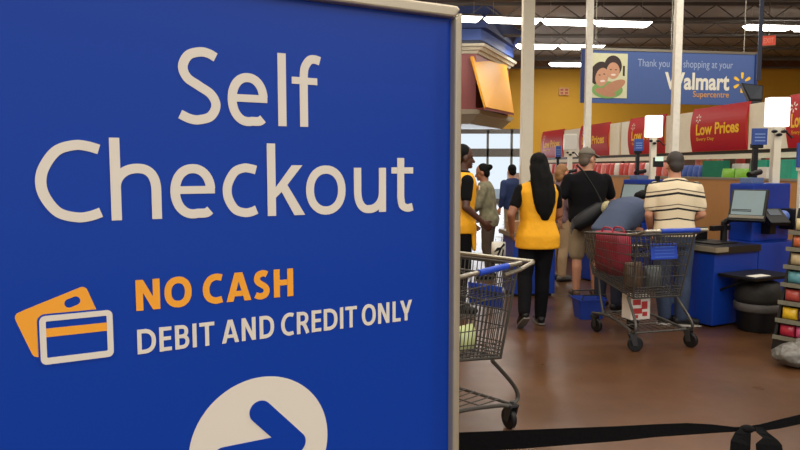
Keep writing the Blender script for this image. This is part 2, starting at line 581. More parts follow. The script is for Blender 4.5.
def capital(mb, ch, x0, x1, y0, y1, w):
    h = w / 2
    a, b, c, d = x0 + h, x1 - h, y0 + h, y1 - h
    W, H = b - a, d - c
    def el(cx, cy, rx_, ry_, t0, t1, n=24, e=.9):
        o = []
        for k in range(n + 1):
            t = math.radians(t0 + (t1 - t0) * k / n)
            cs, sn = math.cos(t), math.sin(t)
            o.append((cx + rx_ * math.copysign(abs(cs) ** e, cs), cy + ry_ * math.copysign(abs(sn) ** e, sn)))
        return o
    if ch in 'NHIDEBRTL' and ch != 'T':
        stroke(mb, [(a, y0), (a, y1)], w)
    if ch == 'N':
        stroke(mb, [(b, y0), (b, y1)], w)
        flatpoly(mb, [(x0, y1), (x0 + w * 1.05, y1), (x1, y0), (x1 - w * 1.05, y0)])
    elif ch == 'H':
        stroke(mb, [(b, y0), (b, y1)], w)
        stroke(mb, [(a, (y0 + y1) / 2 + .0006), (b, (y0 + y1) / 2 + .0006)], w * .92)
    elif ch == 'O':
        stroke(mb, el((a + b) / 2, (c + d) / 2, W / 2, H / 2, 0, 345, 32), w, True)
    elif ch == 'C':
        stroke(mb, spline([(a + W * q[0], c + H * q[1]) for q in ((1.10, .955), (.88, .99), (.62, 1.0), (.27, .90), (.05, .68), (0, .48), (.06, .27), (.27, .085), (.62, 0), (.88, .01), (1.10, .04))], 8), w)
    elif ch == 'S':
        stroke(mb, spline([(a + W * q[0], c + H * q[1]) for q in ((1.0, .94), (.78, .99), (.55, 1.0), (.2, .93), (.06, .77), (.18, .62), (.5, .51), (.84, .38), (.96, .22), (.8, .06), (.45, 0), (.2, .01), (-.08, .075))], 8), w)
    elif ch == 'A':
        m = (x0 + x1) / 2
        for s in (-1, 1):
            E_ = x0 if s < 0 else x1
            flatpoly(mb, [(E_, y0), (E_ - s * w * 1.08, y0), (m - s * w * .42, y1), (m + s * w * .62, y1)])
        stroke(mb, [(x0 + W * .24, y0 + H * .34), (x1 - W * .24, y0 + H * .34)], w * .85)
    elif ch == 'D':
        q = el(a + W * .30, (c + d) / 2, W * .70, H / 2, 90, -90, 24, .85)
        stroke(mb, [(a, d)] + q + [(a, c)], w)
    elif ch == 'E':
        for y, x in ((d, x1), ((c + d) / 2 + .0006, x1 - W * .08), (c, x1)):
            stroke(mb, [(a, y), (x, y)], w * .92)
    elif ch == 'L':
        stroke(mb, [(a, c), (x1, c)], w * .95)
    elif ch == 'T':
        stroke(mb, [((x0 + x1) / 2, y0), ((x0 + x1) / 2, d)], w)
        stroke(mb, [(x0, d), (x1, d)], w * .95)
    elif ch == 'B':
        m = c + H * .535
        stroke(mb, [(a, d)] + el(a + W * .45, (m + d) / 2, W * .47, (d - m) / 2, 90, -90, 16, .85) + [(a, m)], w * .92)
        stroke(mb, [(a, m)] + el(a + W * .45, (m + c) / 2, W * .55, (m - c) / 2, 90, -90, 16, .85) + [(a, c)], w * .92)
    elif ch == 'R':
        m = c + H * .47
        stroke(mb, [(a, d)] + el(a + W * .42, (m + d) / 2, W * .50, (d - m) / 2, 90, -90, 16, .85) + [(a, m)], w * .92)
        stroke(mb, [(a + W * .48, m), (a + W * .74, c + H * .30), (b + h * .2, y0)], w)
    elif ch == 'Y':
        m = (x0 + x1) / 2
        stroke(mb, [(m, y0), (m, y0 + H * .46)], w)
        for s in (-1, 1):
            E_ = x0 if s < 0 else x1
            flatpoly(mb, [(m - s * w * .45, y0 + H * .42), (m + s * w * .62, y0 + H * .42), (E_, y1), (E_ - s * w * 1.1, y1)])

INK = dict(N=.52, O=.62, C=.50, A=.62, S=.42, H=.51, D=.56, E=.38, B=.45, I=.095, T=.49, R=.48, L=.37, Y=.56)
def word(mb, s, x0, x1, y0, y1, w, bold=0):
    def gap(p, q):
        g_ = .15
        if p in 'NHI' and q in 'TY':
            return .13
        g_ -= .07 * (p in 'OCDSARKLYBE') * .6 + .07 * (q in 'OCASYT') * .6 + .05 * (p in 'TYL') + .03 * (q in 'TY')
        return g_
    tot = sum(INK[c] + bold for c in s) + sum(gap(p, q) for p, q in zip(s, s[1:]))
    k = (x1 - x0) / tot
    x = x0
    for i, c in enumerate(s):
        wd = (INK[c] + bold) * k
        o = (y1 - y0) * .014 if c in 'OCS' else 0
        capital(mb, c, x, x + (max(wd, w) if c == 'I' else wd), y0 - o, y1 + o, w)
        x += wd + (gap(c, s[i + 1]) * k if i < len(s) - 1 else 0)
g = MB()
word(g, 'NO', -.4372, -.3735, -.0828, -.0466, .0079, .04)
word(g, 'CASH', -.3602, -.2439, -.0828, -.0466, .0079, .04)
g.build('no_cash_lettering', M_vinyl_o, sign)
g = MB()
for s_, x0, x1 in (('DEBIT', -.4372, -.3473), ('AND', -.3382, -.2705), ('CREDIT', -.261, -.1520), ('ONLY', -.1443, -.0640)):
    word(g, s_, x0, x1, -.1345, -.1053, .0047)
g.build('debit_lettering', M_vinyl, sign)

def rrect(cx, cy, w, h, r, ang=0, n=6):
    P = []
    for sx, sy, t0 in ((1, 1, 0), (-1, 1, 90), (-1, -1, 180), (1, -1, 270)):
        for k in range(n + 1):
            t = math.radians(t0 + 90 * k / n)
            P.append((sx * (w / 2 - r) + r * math.cos(t), sy * (h / 2 - r) + r * math.sin(t)))
    ca, sa = math.cos(ang), math.sin(ang)
    return [(cx + x * ca - y * sa, cy + x * sa + y * ca) for x, y in P]

def decal(poly, d0, d1, name, m):
    return MB().prism([sp(u, v, d0) for u, v in poly], (0, d1 - d0, 0)).build(name, m, sign)

def ringdecal(mb, outer, inner, d0, d1):
    n = len(outer)
    for i in range(n):
        j = (i + 1) % n
        q = [outer[i], inner[i], inner[j], outer[j]]
        mb.hexa([sp(u, v, d0) for u, v in q] + [sp(u, v, d1) for u, v in q])

# card pictogram
ga = math.atan2(.0222, .0617)
ringO = rrect(-.5170, -.0865, .0765, .0545, .006, ga, 8)
# gold card with a slot: ring from slot to outline
so = []
slot = rrect(-.5040, -.0657, .0165, .0100, .0049, ga, 8)
gm = MB()
def polar(poly, cx, cy, n=72):
    out = []
    P = [Vector((u - cx, v - cy)) for u, v in poly]
    for k in range(n):
        t = 2 * PI * k / n
        d = Vector((math.cos(t), math.sin(t)))
        best = 0
        for i in range(len(P)):
            a, b = P[i], P[(i + 1) % len(P)]
            e = b - a
            den = d.x * e.y - d.y * e.x
            if abs(den) < 1e-12:
                continue
            s_ = (a.x * e.y - a.y * e.x) / den
            q = (a.x * d.y - a.y * d.x) / den
            if s_ > 0 and -1e-6 <= q <= 1 + 1e-6:
                best = max(best, s_)
        out.append((cx + d.x * best, cy + d.y * best))
    return out
ringdecal(gm, polar(ringO, -.5040, -.0657, 144), polar(slot, -.5040, -.0657, 144), .0021, .0016)
gm.build('gold_card_icon', M_vinyl_o, sign)
decal(rrect(-.5004, -.1056, .0785, .0585, .008), .0016, .0012, 'card_gap', M_sign)
gm = MB()
ringdecal(gm, rrect(-.5004, -.1056, .0745, .0545, .0062), rrect(-.5004, -.1050, .0618, .0408, .0012), .0012, .0006)
gm.build('white_card_icon', M_vinyl, sign)
decal([(-.5313, -.1022), (-.4695, -.1022), (-.4695, -.0926), (-.5313, -.0926)], .0012, .0008, 'card_stripe', M_vinyl_o)
# white disc with the arrow
CX, CY, CR = -.2900, -.2772, .0926
decal([(CX + CR * math.cos(2 * PI * k / 96), CY + CR * math.sin(2 * PI * k / 96)) for k in range(96)], .0021, .0014, 'arrow_disc', M_vinyl)
aw = MB()
def blob(P, w):
    Q = [Vector((*p, 0)) for p in P]
    for a, b in zip(Q, Q[1:]):
        t = (b - a).normalized()
        n_ = Vector((-t.y, t.x, 0)) * w / 2
        LAYER[0] += 1
        aw.prism([sp(p.x, p.y, .0014) for p in (a + n_, b + n_, b - n_, a - n_)], (0, -.0004 - .00006 * (LAYER[0] % 9), 0))
    for q in Q:
        LAYER[0] += 1
        aw.prism([sp(q.x + w / 2 * math.cos(2 * PI * k / 32), q.y + w / 2 * math.sin(2 * PI * k / 32), .0014) for k in range(32)], (0, -.0004 - .00006 * (LAYER[0] % 9), 0))
blob([(-.2905, -.2300), (-.2440, -.2805), (-.2905, -.331)], .0295)
blob([(-.3400, -.2805), (-.2440, -.2805)], .0270)
aw.build('arrow_icon', M_sign, sign)

# ------------------------------------------------------------------ belt barrier (foreground right)
M_strap = mat('black_webbing', (9, 9, 11), .9, var=.3, vscale=90, bump=.15, spec=.15)
bar_ = thing('belt_barrier', 'black retractable belt barrier stretched across the foreground with a knot in it', 'barrier', (0, 0, 0))
def ribbon(mb, rows):
    """rows of (top, bottom) points, given a little thickness"""
    prev = None
    for t, b in rows:
        t, b = Vector(t), Vector(b)
        off = Vector((0, .002, 0))
        cur = (t, b, b + off, t + off)
        if prev:
            mb.hexa(list(prev) + list(cur))
        prev = cur
    return mb
keys = [(395, 435, 458, 1.60), (458, 432.7, 453, 1.62), (525, 430, 448.5, 1.645), (575, 428, 444.5, 1.665), (620, 426.3, 441, 1.68), (655, 424.4, 437.2, 1.695), (687, 423.2, 435, 1.71), (712, 424.5, 433.2, 1.72),
        (735, 427.2, 431.8, 1.73), (744, 427.0, 431.6, 1.735), (760, 424.5, 431.5, 1.745), (780, 419.5, 428.5, 1.755), (800, 414.7, 424.3, 1.765), (840, 406, 417, 1.78), (890, 397, 410, 1.80)]
rows = []
for (x0, a0, b0, Y0), (x1, a1, b1, Y1) in zip(keys, keys[1:]):
    for k in range(4):
        t = k / 4
        x_, a_, b_, Y_ = x0 + (x1 - x0) * t, a0 + (a1 - a0) * t, b0 + (b1 - b0) * t, Y0 + (Y1 - Y0) * t
        rows.append((at(x_, a_, Y_), at(x_, b_, Y_)))
rows.append((at(*keys[-1][:2], keys[-1][3]), at(keys[-1][0], keys[-1][2], keys[-1][3])))
ribbon(MB(), rows).build('belt', M_strap, bar_)
kn = MB()
ribbon(kn, [(at(741, 428, 1.72), at(751, 428, 1.72)), (at(735, 433, 1.71), at(751, 434, 1.715)), (at(731, 441, 1.70), at(750.5, 446, 1.71)), (at(730, 452, 1.70), at(750, 460, 1.71)), (at(734, 466, 1.70), at(748, 474, 1.71))])
ribbon(kn, [(at(755, 427, 1.725), at(763, 428, 1.725)), (at(757, 433, 1.715), at(770, 434, 1.72)), (at(763, 438, 1.71), at(778, 440, 1.72)), (at(756, 444, 1.70), at(782, 445, 1.72)), (at(757, 456, 1.70), at(784, 458, 1.72)), (at(762, 474, 1.70), at(780, 478, 1.72))])
kn.ell(at(747, 429, 1.725), (.02, .012, .011))
kn.build('knot', M_strap, bar_)
for X_, Y_ in ((at(395, 445, 1.60).x, 1.60), (at(890, 404, 1.80).x, 1.80)):
    po = MB().cyl((X_, Y_, .03), (X_, Y_, .98), .03)
    po.lathe([(.045, .88), (.045, .98), (.03, 1.0)], (X_, Y_, 0))
    po.build('post', M_black, bar_, 'angle')
    MB().lathe([(.17, 0), (.17, .015), (.14, .03), (.04, .045)], (X_, Y_, 0)).build('base', M_black, bar_, 'angle')
# ------------------------------------------------------------------ ceiling lights
M_tube = mat('lit_tubes', (255, 250, 240), .5, var=0, emit=14)
M_hous = mat('fixture_housing', (190, 188, 182), .5)
def fixture(name, label, loc, L, rz, group):
    t = thing(name, label, 'ceiling light', loc, rz, group)
    h = MB()
    h.hexa([(-L / 2, -.16, .06), (L / 2, -.16, .06), (L / 2, .16, .06), (-L / 2, .16, .06),
            (-L / 2 + .05, -.06, .14), (L / 2 - .05, -.06, .14), (L / 2 - .05, .06, .14), (-L / 2 + .05, .06, .14)])
    for x in (-L * .35, L * .35):
        h.tube([(x, 0, .14), (x, 0, ZC - loc[2])], .006, 6)
    h.build('housing', M_hous, t)
    d = MB()
    d.hexa([(-L / 2 + .13, -.12, -.05), (L / 2 - .13, -.12, -.05), (L / 2 - .13, .12, -.05), (-L / 2 + .13, .12, -.05),
            (-L / 2 + .01, -.155, .06), (L / 2 - .01, -.155, .06), (L / 2 - .01, .155, .06), (-L / 2 + .01, .155, .06)])
    d.build('diffuser', M_tube, t)
    lamp = area('lamp', (0, 0, -.056), L - .3, .22, 52)
    lamp.parent = t
    return t
def row(spans, Y0, slope, z, x_ref, where, group):
    for (a, b, w) in spans:
        Ya = Y0 + slope * (a - x_ref)
        Yb = Y0 + slope * (b - x_ref)
        A, B = Vector(((a - 400) / FPX * Ya * 1.0, Ya, z)), Vector(((b - 400) / FPX * Yb, Yb, z))
        c = (A + B) / 2
        fixture('ceiling_light', w, c, (B - A).length, math.atan2(B.y - A.y, B.x - A.x), group)
row([(428, 480, 'ceiling light whose left end is cut off by the top corner of the blue sign'),
     (483, 538, 'bright ceiling light in the nearest row, between the sign and the thick cream column'),
     (540, 589, 'bright ceiling light in the nearest row, just right of the thick cream column'),
     (591, 645, 'last ceiling light before the gap in the nearest row, above the banner photo')], 19.0, .0042, 5.6, 460, '', 'tube lights of the nearest ceiling row')
row([(738, 783, 'bright ceiling light just above the red exit sign'),
     (785, 838, 'ceiling light running out of the picture at the right edge')], 20.1, .0042, 5.6, 740, '', 'tube lights of the nearest ceiling row')
row([(514, 555, 'farther ceiling light passing behind the thick cream column'),
     (557, 600, 'farther ceiling light ending above the left corner of the blue banner')], 23.2, .003, 5.6, 514, '', 'tube lights of the farther ceiling rows')
row([(547, 600, 'farthest and lowest ceiling light, in front of the mustard wall')], 27.2, .002, 5.6, 547, '', 'tube lights of the farther ceiling rows')

# ------------------------------------------------------------------ columns and power poles
c = at(527, 100, 12)
struct(MB().box((c.x, 12, ZC / 2), (.195, .195, ZC)).build('column', M_cream))
M_pole = mat('pale_galvanised_pole', (222, 216, 200), .3, .15, var=.15, vscale=20)
def power_pole(px, Y, w, label):
    c = at(px, 100, Y)
    t = thing('power_pole', label, 'pole', (c.x, Y, 0), 0, 'power poles of the checkouts')
    MB().box((0, 0, ZC / 2), (w, w, ZC), bev=.008).build('post', M_pole, t)
    k = MB()
    z = 2.4
    while z < 6:
        k.cyl((-w * .1, -w / 2 - .004, z), (-w * .1, -w / 2 + .004, z), .014, 8)
        z += .22
    k.build('rivet', M_white, t)
    MB().box((0, 0, .02), (w * 1.8, w * 1.8, .04)).build('base_plate', M_pole, t)
power_pole(588, 10.9, .098, 'thin pale power pole crossing the left end of the blue banner')
power_pole(675.8, 8.45, .086, 'thin pale power pole rising behind the man in the striped shirt')

# ------------------------------------------------------------------ blue pavilion with cornice at upper left
M_pavblue = mat('pavilion_blue', (62, 88, 160), .6, var=.06, vscale=2)
M_maroon = mat('maroon_paint', (112, 50, 48), .6, var=.05)
M_ochre = mat('ochre_gloss_panel', (192, 134, 44), .5, var=.05, spec=.12)
M_ivory = mat('ivory_moulding', (178, 170, 152), .5)
PK = 1.3
pav = thing('pavilion_front', 'blue shopfront canopy with ivory cornice, maroon side and leaning ochre panel, left of column', 'canopy', (1.6 * PK, 16 * PK, 0))
PV = Vector((1.6 * PK, 16 * PK, 0))
def pl(px, py, Y):
    return at(px, py, Y) - PV
# plan: a front face towards the camera, then a flank running back to the right
A0, A1, A2, A3 = (Vector(q) * PK for q in ((-2.6, .2, 0), (.16, 0, 0), (1.30, 2.45, 0), (-2.6, 2.6, 0)))
def ring(z0, z1, off0, off1, name, m):
    def o(p, k):
        c_ = Vector((-.9, 1.4, 0)) * PK
        d = (p - c_)
        return c_ + d * (1 + k / d.length)
    pts = (A0, A1, A2, A3)
    mb = MB().hexa([o(p, off0) + Vector((0, 0, z0)) for p in pts] + [o(p, off1) + Vector((0, 0, z1)) for p in pts])
    return mb.build(name, m, pav)
def pz(y):
    return 1.55 + (168 - y) / FPX * 16 * PK
ring(pz(114), pz(55), 0, 0, 'wall', M_maroon)
ring(pz(56), pz(53), .05, .12, 'cornice', M_ivory)
ring(pz(53), pz(50), .18, .26, 'cornice', M_ivory)
ring(pz(50), pz(47.5), .32, .36, 'cornice', M_ivory)
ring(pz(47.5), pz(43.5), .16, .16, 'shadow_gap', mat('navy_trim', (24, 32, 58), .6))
ring(pz(43.5), pz(33), .20, .20, 'fascia', M_pavblue)
ring(pz(33), 6.28, .42, .60, 'upper_fascia', mat('pavilion_deep_blue', (44, 64, 124), .6))
ring(pz(115), pz(110.5), .16, .24, 'ledge', M_ivory)
ring(pz(124), pz(115), -.25, .10, 'underside', M_ivory)
# leaning panel on the flank
q = [pl(472, 56, 15.9 * PK), pl(506, 63, 18.1 * PK), pl(514, 113, 17.5 * PK), pl(486, 107, 15.5 * PK)]
nv = (q[1] - q[0]).cross(q[3] - q[0]).normalized() * .07
MB().hexa([p for p in q] + [p - nv * (1 if nv.y < 0 else -1) for p in q]).build('leaning_panel', M_ochre, pav)
r_ = [pl(485, 107.5, 15.5 * PK), pl(514, 113.5, 17.5 * PK), pl(508, 113, 18.4 * PK), pl(473, 108, 16.1 * PK)]
MB().prism(r_, (0, 0, -.06)).build('panel_shelf', M_maroon, pav)

# ------------------------------------------------------------------ hanging banner
M_banner = mat('banner_blue', (66, 92, 150), .55, var=.03)
bn = thing('hanging_banner', 'wide blue banner thanking shoppers, hung from the ceiling with a photo at its left', 'banner', (0, 0, 0))
BL_, BR_ = at(581.5, 78, 13.7), at(757, 78, 14.3)
bn.location = (BL_.x, BL_.y, 0)
bn.rotation_euler = (0, 0, math.atan2(BR_.y - BL_.y, BR_.x - BL_.x))
BW = (Vector((BR_.x, BR_.y, 0)) - Vector((BL_.x, BL_.y, 0))).length
ZB0, ZB1 = at(670, 104, 14).z, at(670, 51.5, 14).z
bxx = lambda px: (px - 583) / 174 * BW
bzz = lambda py: ZB0 + (104 - py) / 52.5 * (ZB1 - ZB0)
MB().box((BW / 2, .03, (ZB0 + ZB1) / 2), (BW, .04, ZB1 - ZB0)).build('panel', M_banner, bn)
f_ = MB()
f_.box((BW / 2, .03, ZB1 + .01), (BW + .04, .06, .05))
f_.build('top_rail', M_steel, bn)
for x, w_ in ((BW - .03, .05), (.04, .07)):
    MB().box((x, .005, (ZB0 + ZB1) / 2), (w_, .05, ZB1 - ZB0)).build('side_band', mat('banner_navy', (30, 50, 104), .6), bn)
for x in (.3, BW * .5, BW - .3):
    MB().tube([(x, .03, ZB1), (x, .03, ZC)], .008, 6).build('hanger', M_steel, bn)
bt = lambda x, z: Vector((x, .006, z))
M_btxt = mat('banner_lettering', (226, 222, 206), .6, var=.02)
add_text(MB(), 'Thank you for shopping at your', bxx(637), bxx(732), bzz(69.5), bzz(59.5), bt).build('thank_you_lettering', mat('banner_pale_lettering', (158, 174, 208), .6), bn)
add_text(MB(), 'Walmart', bxx(664), bxx(729), bzz(89.5), bzz(72), bt, bold=.03).build('store_lettering', M_btxt, bn)
add_text(MB(), 'Supercentre', bxx(692.5), bxx(729), bzz(98.5), bzz(90.5), bt, bold=.01).build('supercentre_lettering', mat('banner_amber', (206, 150, 74), .6), bn)
def spark(mb, c, R, fn, lo=.38):
    for k in range(6):
        t = PI / 2 + k * PI / 3
        d = Vector((math.cos(t), math.sin(t)))
        n_ = Vector((-d.y, d.x))
        P = []
        for rr, ww in ((lo, .07), (.60, .13), (.90, .155), (1.0, .09)):
            P.append((rr, ww))
        L = [c + d * R * rr + n_ * R * ww for rr, ww in P] + [c + d * R * rr - n_ * R * ww for rr, ww in reversed(P)]
        vs = [mb.bm.verts.new(fn(p.x, p.y)) for p in L]
        mb.bm.faces.new(vs)
    return mb
spark(MB(), Vector((bxx(742), bzz(81))), (ZB1 - ZB0) * .20, bt).build('spark_emblem', mat('spark_yellow', (244, 196, 60), .5), bn)
# the photograph printed on the banner: two smiling people hugging
def disc(mb, px, py, rx, ry, d, ang=0, n=28, t0=0, t1=360):
    P = []
    for k in range(n):
        t = math.radians(t0 + (t1 - t0) * k / (n if t1 - t0 == 360 else n - 1))
        x, y = rx * math.cos(t), ry * math.sin(t)
        P.append(Vector((bxx(px + x * math.cos(ang) - y * math.sin(ang)), d, bzz(py + x * math.sin(ang) + y * math.cos(ang)))))
    mb.bm.faces.new([mb.bm.verts.new(p) for p in P])
    return mb
ph = MB().box((bxx(609), .006, bzz(77)), (bxx(627) - bxx(591), .006, bzz(55) - bzz(99)), bev=0).build('photo', mat('photo_pale_green', (206, 206, 170), .6), bn)
m = MB(); disc(m, 600.5, 75, 9, 12, .0020, .3); disc(m, 613, 67.5, 8.5, 10.5, .0018); m.box((bxx(623.5), .0016, bzz(72)), (bxx(625) - bxx(623), .0002, bzz(60) - bzz(70))); m.build('photo_hair', mat('photo_dark_hair', (52, 36, 34), .6), ph)
m = MB(); disc(m, 608, 91, 15, 8.5, .0016); m.build('photo_shirt', mat('photo_green', (120, 160, 92), .6), ph)
m = MB(); disc(m, 613.5, 88, 13, 5, .0012, -.5); disc(m, 606, 93.5, 10, 3.6, .0011, .25); m.build('photo_arm', mat('photo_skin_tan', (178, 128, 98), .6), ph)
m = MB(); disc(m, 602.5, 78.5, 6.2, 9.2, .0008, .2); disc(m, 613.2, 72, 6.2, 8.2, .0006); m.build('photo_face', mat('photo_skin', (196, 146, 116), .6), ph)
m = MB()
for ex, ey in ((600.2, 76.5), (604.6, 75.5), (610.8, 71), (615.8, 71)):
    disc(m, ex, ey, 1.1, .55, .0004, n=10)
m.build('photo_eye', mat('photo_dark_hair', (52, 36, 34), .6), ph)
m = MB(); disc(m, 603.2, 82.4, 2.6, 1.1, .0003, -.1, n=12); disc(m, 613.4, 76, 2.4, 1.0, .0003, n=12); m.build('photo_smile', mat('photo_teeth', (232, 214, 204), .6), ph)

# monitor hung in front of the banner
c = at(756, 92, 10.4)
tv = thing('hanging_monitor', 'black monitor on a ceiling pole at the right end of the blue banner', 'monitor', (c.x, 10.4, c.z), math.radians(-20))
MB().hexa([(-.10, -.10, -.13), (.08, -.10, -.13), (.08, .12, -.13), (-.10, .12, -.13), (-.22, -.14, .13), (.08, -.10, .08), (.08, .14, .08), (-.22, .10, .13)]).build('casing', M_black, tv)
MB().hexa([(-.085, -.115, -.11), (.065, -.115, -.11), (.065, -.10, -.11), (-.085, -.10, -.11), (-.20, -.148, .11), (.065, -.113, .07), (.065, -.10, .07), (-.20, -.135, .11)]).build('screen', mat('dim_screen', (54, 56, 60), .15), tv)
MB().box((.03, .02, (ZC - c.z) / 2 + .1), (.055, .055, ZC - c.z - .15)).build('pole', mat('navy_trim', (24, 32, 58), .6), tv)
MB().box((-.02, -.02, -.16), (.2, .12, .05), bev=.01).build('bracket', M_dark, tv)

# exit sign
c = at(768.5, 41, 19)
ex = thing('exit_sign', 'small red exit sign hanging under the ceiling lights at right', 'sign', (c.x, 19, c.z), math.radians(-26))
MB().box((0, 0, 0), (.34, .16, .26), bev=.01).build('housing', M_white, ex)
xf = MB().box((0, -.085, 0), (.33, .012, .25)).build('face', mat('exit_red', (226, 84, 60), .4, emit=.5), ex)
add_text(MB(), 'EXIT', -.12, .12, -.07, .07, lambda x, z: Vector((x, -.0925, z)), bold=.01).build('exit_lettering', mat('exit_pale', (240, 150, 124), .4, emit=.5), xf)
MB().tube([(0, 0, .13), (0, 0, ZC - c.z)], .012, 8).build('stem', M_steel, ex)
# small thermostat plate on the far mustard wall
c = at(564, 91.5, 29.9)
tp = thing('wall_box', 'small pale box with red marks on the far mustard wall', 'wall box', (c.x, 29.98, c.z))
MB().box((0, -.05, 0), (.42, .1, .34), bev=.02).build('cover', mat('pale_peach', (226, 176, 120), .5), tp)
m = MB()
for x in (-.1, .1):
    for z in (-.07, .07):
        m.box((x, -.105, z), (.13, .02, .09))
m.build('vent', mat('rust_red', (190, 92, 60), .5), tp)

# ------------------------------------------------------------------ the long shelf run with its low price headers
KS = 1.25
RX0, RS = 5.0 * KS, -.147
RTH = math.atan2(-1, -RS)             # local x runs from far to near, local -y faces the checkouts
R_ORG = Vector((RX0 + RS * 19.4, 19.4, 0))
RL = math.sqrt(1 + RS * RS)
def rx(px, off=0.0):
    """distance along the run, from its far end, of the point seen at px"""
    Y = RX0 / ((px - 400) / FPX - RS)
    return (19.4 - Y) * RL
RUN = (19.4 - 6.9) * RL
run = thing('shelf_run', 'long shelf run with tan back panels and a dark rail under the red headers', 'shelf', R_ORG, RTH)
ZR = 1.55 + .195 * KS
MB().box((RUN / 2, -.34, .70), (RUN, .04, 1.39)).build('tan_panel', M_tan, run)
MB().box((RUN / 2, -.34, 1.405), (RUN, .06, .03)).build('panel_cap', mat('dull_steel', (150, 140, 120), .5, .3), run)
MB().box((RUN / 2, .02, ZR - .015), (RUN, .05, .045)).build('header_rail', M_dark, run)
MB().box((RUN / 2, .02, ZR - .075), (RUN, .04, .07)).build('price_strip', M_cream, run)
MB().box((RUN / 2, -.02, 1.295), (RUN, .60, .03)).build('shelf', M_cream, run)
MB().box((RUN / 2, .29, .9), (RUN, .03, 1.78)).build('back_panel', mat('shelf_back', (120, 104, 92), .6), run)
for px in (541, 620, 796):
    x = rx(px)
    MB().box((x, .035, 1.2), (.06, .05, 2.4)).build('upright', M_dark, run)

BULGE = .05
def curve_panel(x0, x1, z0, z1, name, label, m, bulge, group, cat='sign'):
    t = thing(name, label, cat, R_ORG + Vector((math.cos(RTH) * x0, math.sin(RTH) * x0, 0)), RTH, group)
    W = x1 - x0
    def cur(x, z, d=0):
        s_ = (z - z0) / (z1 - z0)
        return Vector((x, -.03 - bulge * 4 * s_ * (1 - s_) + d, z))
    mb = MB()
    N = 14
    prof = [(z0 + (z1 - z0) * k / N) for k in range(N + 1)]
    for a, b in zip(prof, prof[1:]):
        mb.hexa([cur(0, a), cur(W, a), cur(W, a, .03), cur(0, a, .03), cur(0, b), cur(W, b), cur(W, b, .03), cur(0, b, .03)])
    mb.build('panel', m, t)
    return t, cur, W
def low_price(pa, pb, label, z1):
    x0, x1 = rx(pa), rx(pb)
    t, cur, W = curve_panel(x0, x1, ZR + .01, z1, 'price_header', label, M_red, BULGE, 'red low price headers')
    H = z1 - ZR
    fn = lambda x, z: cur(x, z, -.003)
    add_text(MB(), 'Low Prices', W * .12, W * .90, ZR + H * .38, ZR + H * .64, fn, bold=.03, cuts=6).build('price_lettering', M_yellow, t)
    add_text(MB(), 'Every Day', W * .13, W * .46, ZR + H * .24, ZR + H * .33, fn, bold=.01, cuts=3).build('small_lettering', M_yellow, t)
    spark(MB(), Vector((W * .15, ZR + H * .76)), H * .10, fn).build('spark_emblem', M_white, t)
zz = 1.55 + .735 * KS
low_price(543, 564, 'farthest red header, beside the dim white lane sign', zz)
low_price(581, 609.5, 'red header behind the thin power pole and grey-capped man', zz)
low_price(630, 665, 'red header behind the lit lane sign and beside the striped shirt man', zz)
low_price(692.5, 747.5, 'large clear red header right of the power pole, with its words readable', zz)
low_price(788, 836, 'red header cut off by the right edge of the photo', zz)
def plain(pa, pb, label, m=M_white):
    curve_panel(rx(pa), rx(pb), ZR + .01, zz - .04, 'header_panel', label, m, .0, 'plain header panels between the red ones', 'panel')
plain(564.2, 580.5, 'plain white header panel behind the dim white lane sign')
plain(609.7, 619, 'narrow cream header panel right of the header with the pole', M_cream)
plain(621, 629, 'narrow white header panel left of the lit lane sign')
plain(665.3, 692, 'cream header panel directly behind the near power pole', M_cream)
plain(747.7, 787.5, 'cream header panel behind the right lit lane sign', M_cream)

# goods on the shelf under the headers
def run_pt(x, y, z):
    return R_ORG + Vector((math.cos(RTH) * x - math.sin(RTH) * y, math.sin(RTH) * x + math.cos(RTH) * y, z))
def pack_mesh(w, d, h, pillow):
    mb = MB()
    if pillow:
        mb.loft([((0, 0, 0), (w * .5, 0, 0), (0, d * .12, 0)), ((0, 0, h * .12), (w * .5, 0, 0), (0, d * .38, 0)), ((0, 0, h * .5), (w * .48, 0, 0), (0, d * .5, 0)),
                 ((0, 0, h * .88), (w * .5, 0, 0), (0, d * .3, 0)), ((0, 0, h), (w * .5, 0, 0), (0, d * .06, 0))], 14)
    else:
        mb.box((0, 0, h / 2), (w, d, h), bev=.004)
    return mb.mesh('pack', bool(pillow))
pk = {}
def pack(kind, w, d, h, pillow, m, label, loc, rz, group, cat='packet', name='snack_packet'):
    key = (kind, w, d, h, m.name)
    if key not in pk:
        pk[key] = pack_mesh(w, d, h, pillow)
    me = pk[key]
    if not me.materials:
        me.materials.append(m)
    o = bpy.data.objects.new(name, me)
    COL.objects.link(o)
    o.location = loc
    o.rotation_euler = (0, 0, rz)
    return tag(o, label, cat, group)
MR = mat('packet_red', (186, 66, 62), .35, var=.25, vscale=30)
MP = mat('packet_pink', (206, 120, 110), .35, var=.25, vscale=30)
MO = mat('packet_orange', (214, 132, 54), .35, var=.25, vscale=30)
MBp = mat('packet_blue', (52, 84, 160), .35, var=.25, vscale=30)
MT = mat('carton_teal', (38, 150, 126), .4, var=.2, vscale=12)
MG = mat('carton_green', (20, 116, 92), .4, var=.2, vscale=12)
ML = mat('packet_lime', (120, 178, 52), .35, var=.2, vscale=20)
MW = mat('packet_white', (214, 208, 200), .4, var=.1, vscale=20)
x = rx(543)
i = 0
while x < rx(687):
    m = (MR, MR, MP, MR, MR, MW)[i % 6]
    pack('bag', 0.188, 0.103, 0.330, 1, m, 'red and pink snack packet in the long row on the middle shelf', run_pt(x, -.17, 1.312), RTH, 'red snack packets on the middle shelf')
    x += .194
    i += 1
x = rx(690)
i = 0
